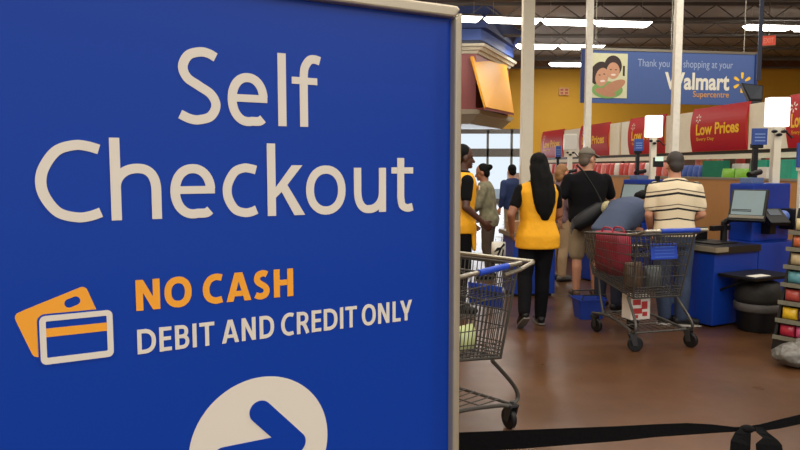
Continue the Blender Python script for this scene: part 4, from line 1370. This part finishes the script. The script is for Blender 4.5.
class Person:
    """faces +y, x to its right; every length in metres before scaling"""
    def __init__(self, label, loc, rz, skin, scale=1.0, lean=0, side=0, twist=0, head=(0, 0, 0), width=1.0, belly=0.0, J=None):
        self.root = thing('person', label, 'person', loc, math.radians(rz))
        self.sc = scale
        self.skin = skin
        self.w = width
        self.PV = Vector((0, 0, .93))
        self.R = rotm(twist, lean, side)
        self.HR = rotm(*head)
        self.NB = Vector((0, .0, 1.47))
        self.belly = belly
        j = dict(sl=(-.175 * width, 0, 1.365), sr=(.175 * width, 0, 1.365), el=(-.235 * width, -.02, 1.12), er=(.235 * width, -.02, 1.12),
                 wl=(-.245 * width, .08, .90), wr=(.245 * width, .08, .90), hl=(-.09, 0, .90), hr=(.09, 0, .90),
                 kl=(-.10, .02, .49), kr=(.10, .02, .49), al=(-.105, -.03, .085), ar=(.105, -.03, .085), tl=(-.125, .13, .03), tr=(.125, .13, .03))
        if J:
            j.update(J)
        self.J = {}
        for k, v in j.items():
            v = Vector(v)
            self.J[k] = self.up(v) if k[0] in 'sew' else v
    def up(self, p):
        return self.PV + self.R @ (Vector(p) - self.PV)
    def hd(self, p):
        return self.up(self.NB + self.HR @ (Vector(p) - self.NB))
    def S(self, p):
        return Vector(p) * self.sc
    def spine(self):
        w, b = self.w, self.belly
        s = [(0, 0, .80, .155, .115), (0, -.01, .92, .175 * (.5 + .5 * w), .128 + b * .5), (0, b * .5, 1.06, .150 * w, .108 + b), (0, b * .2, 1.23, .168 * w, .118 + b * .6), (0, 0, 1.35, .188 * w, .112), (0, 0, 1.425, .13 * w, .085), (0, 0, 1.47, .065, .06)]
        return s
    def torso(self, mb, infl, z0=None, z1=None, flare=0.0):
        secs = []
        sp_ = self.spine()
        zs = sorted({q[2] for q in sp_} | ({z0} if z0 else set()) | ({z1} if z1 else set()))
        def interp(z):
            for a, b in zip(sp_, sp_[1:]):
                if a[2] <= z <= b[2]:
                    t = (z - a[2]) / (b[2] - a[2])
                    return [a[i] + (b[i] - a[i]) * t for i in range(5)]
            q = list(sp_[0] if z < sp_[0][2] else sp_[-1]); q[2] = z
            return q
        for z in zs:
            if (z0 and z < z0 - 1e-6) or (z1 and z > z1 + 1e-6):
                continue
            x, y, z_, rx_, ry_ = interp(z)
            f = flare * max(0, (1.05 - z)) if flare else 0
            rx_ += infl + f; ry_ += infl + f
            if z >= .93:
                secs.append((self.S(self.up((x, y, z))), self.S(self.R @ Vector((rx_, 0, 0))), self.S(self.R @ Vector((0, ry_, 0)))))
            else:
                secs.append((self.S((x, y, z)), self.S((rx_, 0, 0)), self.S((0, ry_, 0))))
        mb.loft(secs)
    def cap(self, mb, a, b, ra, rb=None):
        mb.cap(self.S(a), self.S(b), ra * self.sc, (ra if rb is None else rb) * self.sc)
    def hand(self, mb, wr, el, side, curl=.55):
        d = (wr - el).normalized()
        s = Vector((side, 0, 0))
        nrm = Vector((0, .0, 0)) + Vector((-side, .25, 0))          # palm faces the thigh
        nrm = (nrm - d * nrm.dot(d)).normalized()
        lat = d.cross(nrm).normalized()
        if lat.y < 0:
            lat = -lat                                              # thumb side to the front
        c = wr + d * .05
        self.cap(mb, wr, c, .024, .026)
        for k, (o, L) in enumerate(((.032, .075), (.011, .085), (-.011, .078), (-.032, .060))):
            b0 = wr + d * .035 + lat * o * .7
            b1 = wr + d * .088 + lat * o
            self.cap(mb, b0, b1, .0135, .011)
            d1 = (d * math.cos(curl * .6) + nrm * math.sin(curl * .6)).normalized()
            d2 = (d * math.cos(curl * 1.7) + nrm * math.sin(curl * 1.7)).normalized()
            b2 = b1 + d1 * L * .5
            b3 = b2 + d2 * L * .5
            self.cap(mb, b1, b2, .0105, .0098)
            self.cap(mb, b2, b3, .0098, .0085)
        t0 = wr + d * .025 + lat * .024
        t1 = t0 + d * .035 + lat * .030 + nrm * .012
        t2 = t1 + d * .032 + lat * .006 + nrm * .012
        self.cap(mb, t0, t1, .014, .012)
        self.cap(mb, t1, t2, .0115, .0095)
    def body(self, curl=.55):
        J, mb = self.J, MB()
        self.torso(mb, 0)
        h = self.hd
        # head: cranium, jaw, nose, ears, neck
        def he(c_, r_):
            R = self.R @ self.HR
            mb.ell(self.S(h(c_)), tuple(x * self.sc for x in r_), R, 24, 16)
        he((0, -.012, 1.635), (.077, .096, .098))
        he((0, .022, 1.575), (.060, .072, .082))
        he((0, .078, 1.523), (.026, .022, .022))
        self.cap(mb, h((0, .088, 1.605)), h((0, .108, 1.575)), .010, .015)
        for s in (-1, 1):
            he((s * .078, -.008, 1.595), (.012, .024, .034))
            self.cap(mb, h((s * .015, .078, 1.632)), h((s * .052, .066, 1.630)), .011, .010)
        self.cap(mb, self.up((0, -.005, 1.42)), h((0, .0, 1.57)), .060, .056)
        for s, q in (('l', -1), ('r', 1)):
            self.cap(mb, J['s' + s] - Vector((q * .05, 0, 0)), J['s' + s], .062, .058)
            self.cap(mb, J['s' + s], J['e' + s], .053, .040)
            self.cap(mb, J['e' + s], J['w' + s], .041, .027)
            self.hand(mb, J['w' + s], J['e' + s], q, curl)
            self.cap(mb, J['h' + s], J['k' + s], .088, .056)
            mid = J['k' + s].lerp(J['a' + s], .33) + Vector((0, -.018, 0))
            self.cap(mb, J['k' + s], mid, .056, .057)
            self.cap(mb, mid, J['a' + s], .057, .038)
            d = (J['t' + s] - J['a' + s])
            heel = J['a' + s] - Vector((d.x, d.y, 0)) * .22 + Vector((0, 0, -.045))
            self.cap(mb, J['a' + s], heel, .038, .032)
            self.cap(mb, J['a' + s], J['t' + s], .040, .026)
        me = fuse(mb, 'body', .0085 * self.sc if self.sc < 1.2 else .01, 3, .4)
        obj('body', me, self.skin, self.root)
    def face(self):
        h = self.hd
        R = self.R @ self.HR
        for s in (-1, 1):
            MB().ell(self.S(h((s * .031, .079, 1.608))), (.013, .009, .008), R, 10, 8).build('eye', M_eye, self.root, True)
        MB().ell(self.S(h((0, .090, 1.547))), (.024, .010, .007), R, 12, 8).build('mouth', mat('lips', (126, 66, 58), .5), self.root, True)
    def hair(self, m, kind='short', bits=None):
        mb = MB()
        R = self.R @ self.HR
        def he(c_, r_):
            mb.ell(self.S(self.hd(c_)), tuple(x * self.sc for x in r_), R, 24, 16)
        he((0, -.030, 1.648), (.084, .092, .096))
        he((0, -.060, 1.590), (.072, .055, .075))
        for c_, r_ in (bits or []):
            he(c_, r_)
        return obj('hair', fuse(mb, 'hair', .011, 3), m, self.root)
    def cap_hat(self, m, yaw=0):
        mb = MB()
        R = self.R @ self.HR
        n, rings = 24, []
        for k in range(7):
            t = k / 6 * PI / 2
            rr, zz_ = math.cos(t), math.sin(t)
            ring = []
            for q in range(n):
                a = 2 * PI * q / n
                ring.append(mb.bm.verts.new(self.S(self.hd((math.cos(a) * .090 * max(rr, .02), -.018 + math.sin(a) * .106 * max(rr, .02), 1.655 + zz_ * .088)))))
            rings.append(ring)
        for A, B in zip(rings, rings[1:]):
            for q in range(n):
                mb.bm.faces.new((A[q], A[(q + 1) % n], B[(q + 1) % n], B[q]))
        mb.bm.faces.new(rings[0][::-1]); mb.bm.faces.new(rings[-1])
        mb.ell(self.S(self.hd((0, -.018, 1.745))), .010)
        o = mb.build('cap', m, self.root, True)
        b = MB()
        P, Q = [], []
        for q in range(13):
            a = math.radians(20 + 140 * q / 12)
            P.append(self.S(self.hd((math.cos(a) * .088, -.018 + math.sin(a) * .10, 1.662))))
            Q.append(self.S(self.hd((math.cos(a) * .092, .02 + math.sin(a) * .155, 1.640))))
        th = self.S((0, 0, .008))
        for q in range(12):
            b.hexa([P[q], P[q + 1], Q[q + 1], Q[q], P[q] + th, P[q + 1] + th, Q[q + 1] + th, Q[q] + th])
        b.build('cap_bill', m, o)
        return o
    def top(self, m, name='shirt', z0=.86, z1=1.46, infl=.018, sleeve=.62, flare=0.0, sides='lr', forearm=0, extra=None):
        J, mb = self.J, MB()
        self.torso(mb, infl, z0, z1, flare)
        for s in sides:
            q = -1 if s == 'l' else 1
            self.cap(mb, J['s' + s] - Vector((q * .06, 0, 0)), J['s' + s] - Vector((q * (0 if sleeve else .03), 0, 0)), .066 + infl * .5, .056 + infl * .7)
            if sleeve:
                e = J['s' + s].lerp(J['e' + s], min(sleeve, 1))
                self.cap(mb, J['s' + s], e, .058 + infl, .046 + infl)
            if forearm:
                self.cap(mb, J['e' + s], J['e' + s].lerp(J['w' + s], forearm), .044 + infl * .8, .034 + infl * .6)
        if extra:
            extra(self, mb)
        return obj(name, fuse(mb, name, .013, 4), m, self.root)
    def pants(self, m, name='trousers', end=.95, infl=.016, z1=1.0, taper=0.0):
        """end: share of the shin that is covered; below zero stops above the knee"""
        J, mb = self.J, MB()
        self.torso(mb, infl * .9, .80, z1)
        for s in 'lr':
            if end < 0:
                self.cap(mb, J['h' + s], J['h' + s].lerp(J['k' + s], 1 + end), .092 + infl, .070 + infl)
            else:
                self.cap(mb, J['h' + s], J['k' + s], .090 + infl, .060 + infl)
                mid = J['k' + s].lerp(J['a' + s], .33) + Vector((0, -.018, 0))
                self.cap(mb, J['k' + s], mid, .060 + infl, .059 + infl)
                self.cap(mb, mid, J['k' + s].lerp(J['a' + s], end), .059 + infl, .044 + infl - taper)
        return obj(name, fuse(mb, name, .013, 4), m, self.root)
    def shoes(self, m, msole):
        J = self.J
        for s in 'lr':
            d = (J['t' + s] - J['a' + s])
            fwd = Vector((d.x, d.y, 0))
            heel = J['a' + s] - fwd * .26 + Vector((0, 0, -.042))
            mb = MB()
            self.cap(mb, heel + Vector((0, 0, .012)), J['t' + s] + Vector((0, 0, .012)), .042, .036)
            self.cap(mb, J['a' + s] + Vector((0, 0, -.015)), J['t' + s] + Vector((0, 0, .01)), .048, .034)
            u = obj('shoe', fuse(mb, 'shoe', .01, 3), m, self.root)
            mb = MB()
            ax = (J['t' + s] - heel)
            lat = ax.cross(Vector((0, 0, 1))).normalized()
            nn = lat.cross(ax).normalized()
            o_ = -nn * .022
            a0, a1 = heel - ax * .16 + o_, J['t' + s] + ax * .20 + o_
            P = [a0 + lat * .030, a0 + ax * .3 + lat * .040, heel + ax * .8 + o_ + lat * .046, a1 + lat * .026, a1 - lat * .026, heel + ax * .8 + o_ - lat * .046, a0 + ax * .3 - lat * .040, a0 - lat * .030]
            mb.prism([self.S(p) for p in P], self.S(-nn * .016))
            mb.build('sole', msole, u)

M_denim = mat('blue_denim', (52, 66, 92), .8, var=.25, vscale=40, bump=.2)
M_khaki = mat('khaki_cloth', (150, 132, 104), .85, var=.12, vscale=20, bump=.2)
M_solew = mat('pale_sole', (196, 190, 180), .6)
M_soleg = mat('grey_sole', (96, 92, 86), .6)
M_navy = mat('navy_cloth', (30, 48, 92), .85, var=.15)

# woman in the yellow vest, walking away
c = at(536, 318, 6.62)
W = Person('woman in a yellow vest and black trousers with long black hair, walking away', (c.x, 6.62, 0), 4, M_skin_tan, .975, lean=2, width=.98,
           J=dict(el=(-.285, -.06, 1.13), wl=(-.24, .09, .955), er=(.235, .06, 1.13), wr=(.16, .22, 1.02), hl=(-.085, 0, .90), hr=(.085, 0, .90), kl=(-.125, -.01, .50), al=(-.175, -.20, .185), tl=(-.190, -.10, .045),
                  kr=(.07, .05, .50), ar=(.06, .06, .085), tr=(.065, .22, .03)))
W.body()
W.top(mat('black_undershirt', (9, 9, 12), .9, var=.2, spec=.2), 'undershirt', .95, 1.475, .010, .60)
W.top(M_vest, 'vest', .79, 1.455, .026, 0, .16)
W.pants(M_blackcloth, end=1.0, infl=.016, z1=.98)
W.shoes(M_black, M_soleg)
def longhair(P):
    mb = MB()
    R = P.R @ P.HR
    mb.ell(P.S(P.hd((0, -.028, 1.650))), tuple(x * P.sc for x in (.088, .100, .098)), R, 24, 16)
    secs = []
    for z, y, rx_, ry_, x in ((1.66, -.04, .08, .08, 0), (1.58, -.07, .098, .078, .003), (1.48, -.105, .112, .062, .01), (1.36, -.135, .118, .05, .02), (1.24, -.145, .108, .045, .03), (1.14, -.14, .075, .036, .036), (1.07, -.135, .03, .02, .04)):
        secs.append((P.S(P.up((x, y, z))), P.S((rx_, 0, 0)), P.S((0, ry_, 0))))
    mb.loft(secs)
    me = fuse(mb, 'hair', .012, 4)
    for v in me.vertices:
        v.co.x += .010 * mn.noise(Vector((v.co.x * 30, v.co.y * 30, v.co.z * 5)))
        v.co.y += .010 * mn.noise(Vector((v.co.x * 34 + 9, v.co.y * 30, v.co.z * 6)))
    obj('hair', me, M_hair, P.root)
longhair(W)

# man in the black T-shirt with a grey cap
c = at(585, 300, 8.1)
Mn = Person('man in a black t-shirt, grey cap and khaki shorts seen from behind', (c.x, 8.1, 0), 3, M_skin, 1.03, lean=3, head=(-62, 4, 0), width=1.20, belly=.05,
            J=dict(el=(-.315, -.02, 1.13), wl=(-.285, .10, .92), er=(.315, .06, 1.14), wr=(.19, .27, 1.06), kl=(-.105, .02, .49), al=(-.12, -.03, .085)))
Mn.body()
Mn.face()
Mn.top(M_blackcloth, 'shirt', .86, 1.475, .022, .72)
Mn.pants(M_khaki, 'shorts', -.05, .022, 1.0)
Mn.shoes(mat('brown_shoe', (92, 70, 54), .7), M_soleg)
Mn.hair(mat('grey_brown_hair', (96, 84, 72), .7, var=.3, vscale=60))
Mn.cap_hat(mat('taupe_cap', (110, 104, 92), .85, var=.1))
# his black bag, slung low across the back
c = at(588, 217, 7.86)
sb = thing('shoulder_bag', 'black shoulder bag slung across the back of the man in the grey cap', 'bag', c)
m = MB().loft([((-.19, 0, -.15), (0, 0, .05), (0, .04, 0)), ((-.14, 0, -.10), (.045, 0, -.07), (0, .07, 0)), ((0, 0, .0), (.055, 0, -.085), (0, .085, 0)), ((.14, 0, .10), (.045, 0, -.07), (0, .07, 0)), ((.19, 0, .14), (.02, 0, -.03), (0, .03, 0))], 18)
m.build('bag', mat('black_nylon', (13, 14, 19), .6, var=.2), sb, True)
MB().tube(spline([(.17, 0, .13), (.10, .02, .28), (-.04, .03, .50), (-.13, .06, .60)], 6), .012, 8).build('strap', M_black, sb)
c2 = at(606, 207, 7.80)
fl_ = thing('patterned_cloth', 'pale patterned cloth at the top end of the black shoulder bag', 'cloth', c2)
MB().ell((0, 0, 0), (.055, .05, .075), rotm(0, 0, 25), 14, 10).build('fold', mat('cream_pattern', (176, 168, 128), .8, var=.5, vscale=40), fl_, True)

# blond shopper behind him, face turned right
c = at(557, 300, 9.3)
B_ = Person('blond person in beige trousers between the yellow vest and the man in black', (c.x, 9.3, 0), -55, mat('skin_flushed', (200, 130, 104), .55, var=.06), .925, lean=6)
B_.body(); B_.face()
B_.top(mat('mauve_cloth', (112, 88, 94), .85, var=.15), 'shirt', .86, 1.47, .018, .95)
B_.pants(mat('beige_cloth', (176, 148, 112), .85, var=.1))
B_.shoes(M_soleg, M_black)
B_.hair(mat('blond_hair', (142, 100, 58), .6, var=.3, vscale=50), bits=[((0, -.09, 1.60), (.06, .05, .07)), ((.0, -.07, 1.54), (.075, .05, .07))])

# bent-over shopper in slate blue
c = at(609, 300, 7.36)
G = Person('bent-over person in a slate blue shirt reaching to a checkout behind the far cart', (c.x, 7.36, 0), -50, M_skin_tan, .98, lean=62, head=(0, 20, 0), width=1.18, belly=.04,
           J=dict(el=(-.22, .24, 1.42), wl=(-.2, .42, 1.58), er=(.22, .20, 1.42), wr=(.2, .40, 1.55)))
G.body(); G.face()
G.top(mat('slate_blue_cloth', (66, 78, 104), .85, var=.12, vscale=8, bump=.4), 'shirt', .82, 1.47, .024, 1.0, forearm=.8)
G.pants(mat('dark_denim', (30, 36, 54), .85, var=.2), z1=.92)
G.shoes(M_black, M_soleg)
G.hair(M_hair)

# man in the striped shirt
def striped():
    m = bpy.data.materials.new('striped_cloth')
    m.use_nodes = True
    nt = m.node_tree
    b = nt.nodes['Principled BSDF']
    b.inputs['Roughness'].default_value = .85
    tc = nt.nodes.new('ShaderNodeTexCoord')
    sx = nt.nodes.new('ShaderNodeSeparateXYZ')
    nt.links.new(tc.outputs['Object'], sx.inputs[0])
    ax = nt.nodes.new('ShaderNodeMath'); ax.operation = 'ABSOLUTE'
    nt.links.new(sx.outputs['X'], ax.inputs[0])
    dr = nt.nodes.new('ShaderNodeMath'); dr.operation = 'MULTIPLY'; dr.inputs[1].default_value = .16
    nt.links.new(ax.outputs[0], dr.inputs[0])
    ad = nt.nodes.new('ShaderNodeMath'); ad.operation = 'ADD'
    nt.links.new(sx.outputs['Z'], ad.inputs[0]); nt.links.new(dr.outputs[0], ad.inputs[1])
    mr = nt.nodes.new('ShaderNodeMapRange')
    mr.inputs['From Min'].default_value = .9; mr.inputs['From Max'].default_value = 1.5
    nt.links.new(ad.outputs[0], mr.inputs['Value'])
    cr = nt.nodes.new('ShaderNodeValToRGB')
    cr.color_ramp.interpolation = 'CONSTANT'
    el = cr.color_ramp.elements
    cream, black, grey = (*lin((222, 206, 174)), 1), (*lin((26, 24, 28)), 1), (*lin((104, 92, 76)), 1)
    stops = [(0, cream)]
    for z, w, k in ((1.062, .016, black), (1.155, .018, black), (1.200, .008, grey), (1.300, .020, black), (1.345, .010, grey), (1.432, .013, black)):
        stops += [((z - .9) / .6, k), ((z + w - .9) / .6, cream)]
    el[0].position, el[0].color = stops[0]
    el[1].position, el[1].color = stops[1]
    for p_, c_ in stops[2:]:
        e = el.new(p_); e.color = c_
    nt.links.new(mr.outputs['Result'], cr.inputs['Fac'])
    nt.links.new(cr.outputs['Color'], b.inputs['Base Color'])
    return m
c = at(671, 328, 6.62)
St = Person('man in a cream and black striped t-shirt standing behind the far cart', (c.x, 6.62, 0), -10, M_skin, .985, lean=4, head=(8, 12, 0), width=1.08, belly=.02,
            J=dict(el=(-.245, -.01, 1.11), wl=(-.20, .16, .95), er=(.25, -.02, 1.12), wr=(.15, .18, 1.03), tr=(.245, .02, .03), ar=(.09, .0, .085), al=(-.06, .03, .085), tl=(.09, .10, .03)))
St.body()
St.top(striped(), 'shirt', .90, 1.475, .022, .68)
St.pants(M_denim, end=.97, infl=.02)
St.shoes(mat('black_shoe', (24, 24, 26), .5), M_solew)
St.hair(mat('dark_brown_hair', (46, 38, 34), .6, var=.3, vscale=60))

# worker at the edge of the sign, turned to the right
c = at(459, 300, 7.2)
Lw = Person('worker in a yellow vest with a badge, half hidden by the sign', (c.x, 7.2, 0), -78, M_skin_dark, 1.035, lean=3, head=(0, 4, 0), width=1.0,
            J=dict(er=(.24, -.02, 1.11), wr=(.21, .17, .97), el=(-.235, -.02, 1.11), wl=(-.2, .15, .95)))
Lw.body(); Lw.face()
Lw.top(mat('black_undershirt', (9, 9, 12), .9, var=.2, spec=.2), 'undershirt', .9, 1.475, .010, .65)
def tails(P, mb):
    for s in (-1, 1):
        mb.hexa([P.S(p) for p in ((s * .05, .16, .66), (s * .16, .13, .66), (s * .16, .09, .66), (s * .05, .12, .66), (s * .02, .17, .95), (s * .19, .12, .95), (s * .19, .06, .95), (s * .02, .10, .95))])
Lw.top(M_vest, 'vest', .84, 1.455, .026, 0, .12, extra=tails)
Lw.pants(M_blackcloth)
Lw.shoes(M_black, M_soleg)
Lw.hair(M_hair)
MB().box(Lw.S((.09, .165, 1.30)), (.10, .012, .045)).build('name_badge', M_white, Lw.root)

# shopper in patterned grey, head turned left
c = at(488, 300, 9.4)
Cm = Person('dark-haired person in mottled grey green clothes, left of the blue counter', (c.x, 9.4, 0), 76, M_skin_tan, .93, lean=8, head=(0, 6, 0), width=1.0,
            J=dict(el=(-.2, .12, 1.14), wl=(-.15, .33, 1.05), er=(.2, .10, 1.13), wr=(.15, .30, 1.02)))
Cm.body(); Cm.face()
M_camo = mat('mottled_cloth', (120, 116, 92), .85, var=.75, vscale=16)
Cm.top(M_camo, 'shirt', .80, 1.47, .022, 1.0, forearm=.75)
Cm.pants(mat('brown_cloth', (70, 58, 48), .85, var=.3))
Cm.shoes(M_black, M_soleg)
Cm.hair(M_hair, bits=[((0, -.125, 1.66), (.045, .05, .045))])

# shopper in blue far off
c = at(512, 300, 12.3)
Db = Person('person in a blue jacket far back, just left of the thick column', (c.x, 12.3, 0), 25, M_skin, .93, lean=6, head=(-15, 0, 0), width=1.05)
Db.body(); Db.face()
Db.top(M_navy, 'jacket', .86, 1.47, .022, 1.0, forearm=.8)
Db.pants(M_khaki)
Db.shoes(M_black, M_soleg)
Db.hair(M_hair)
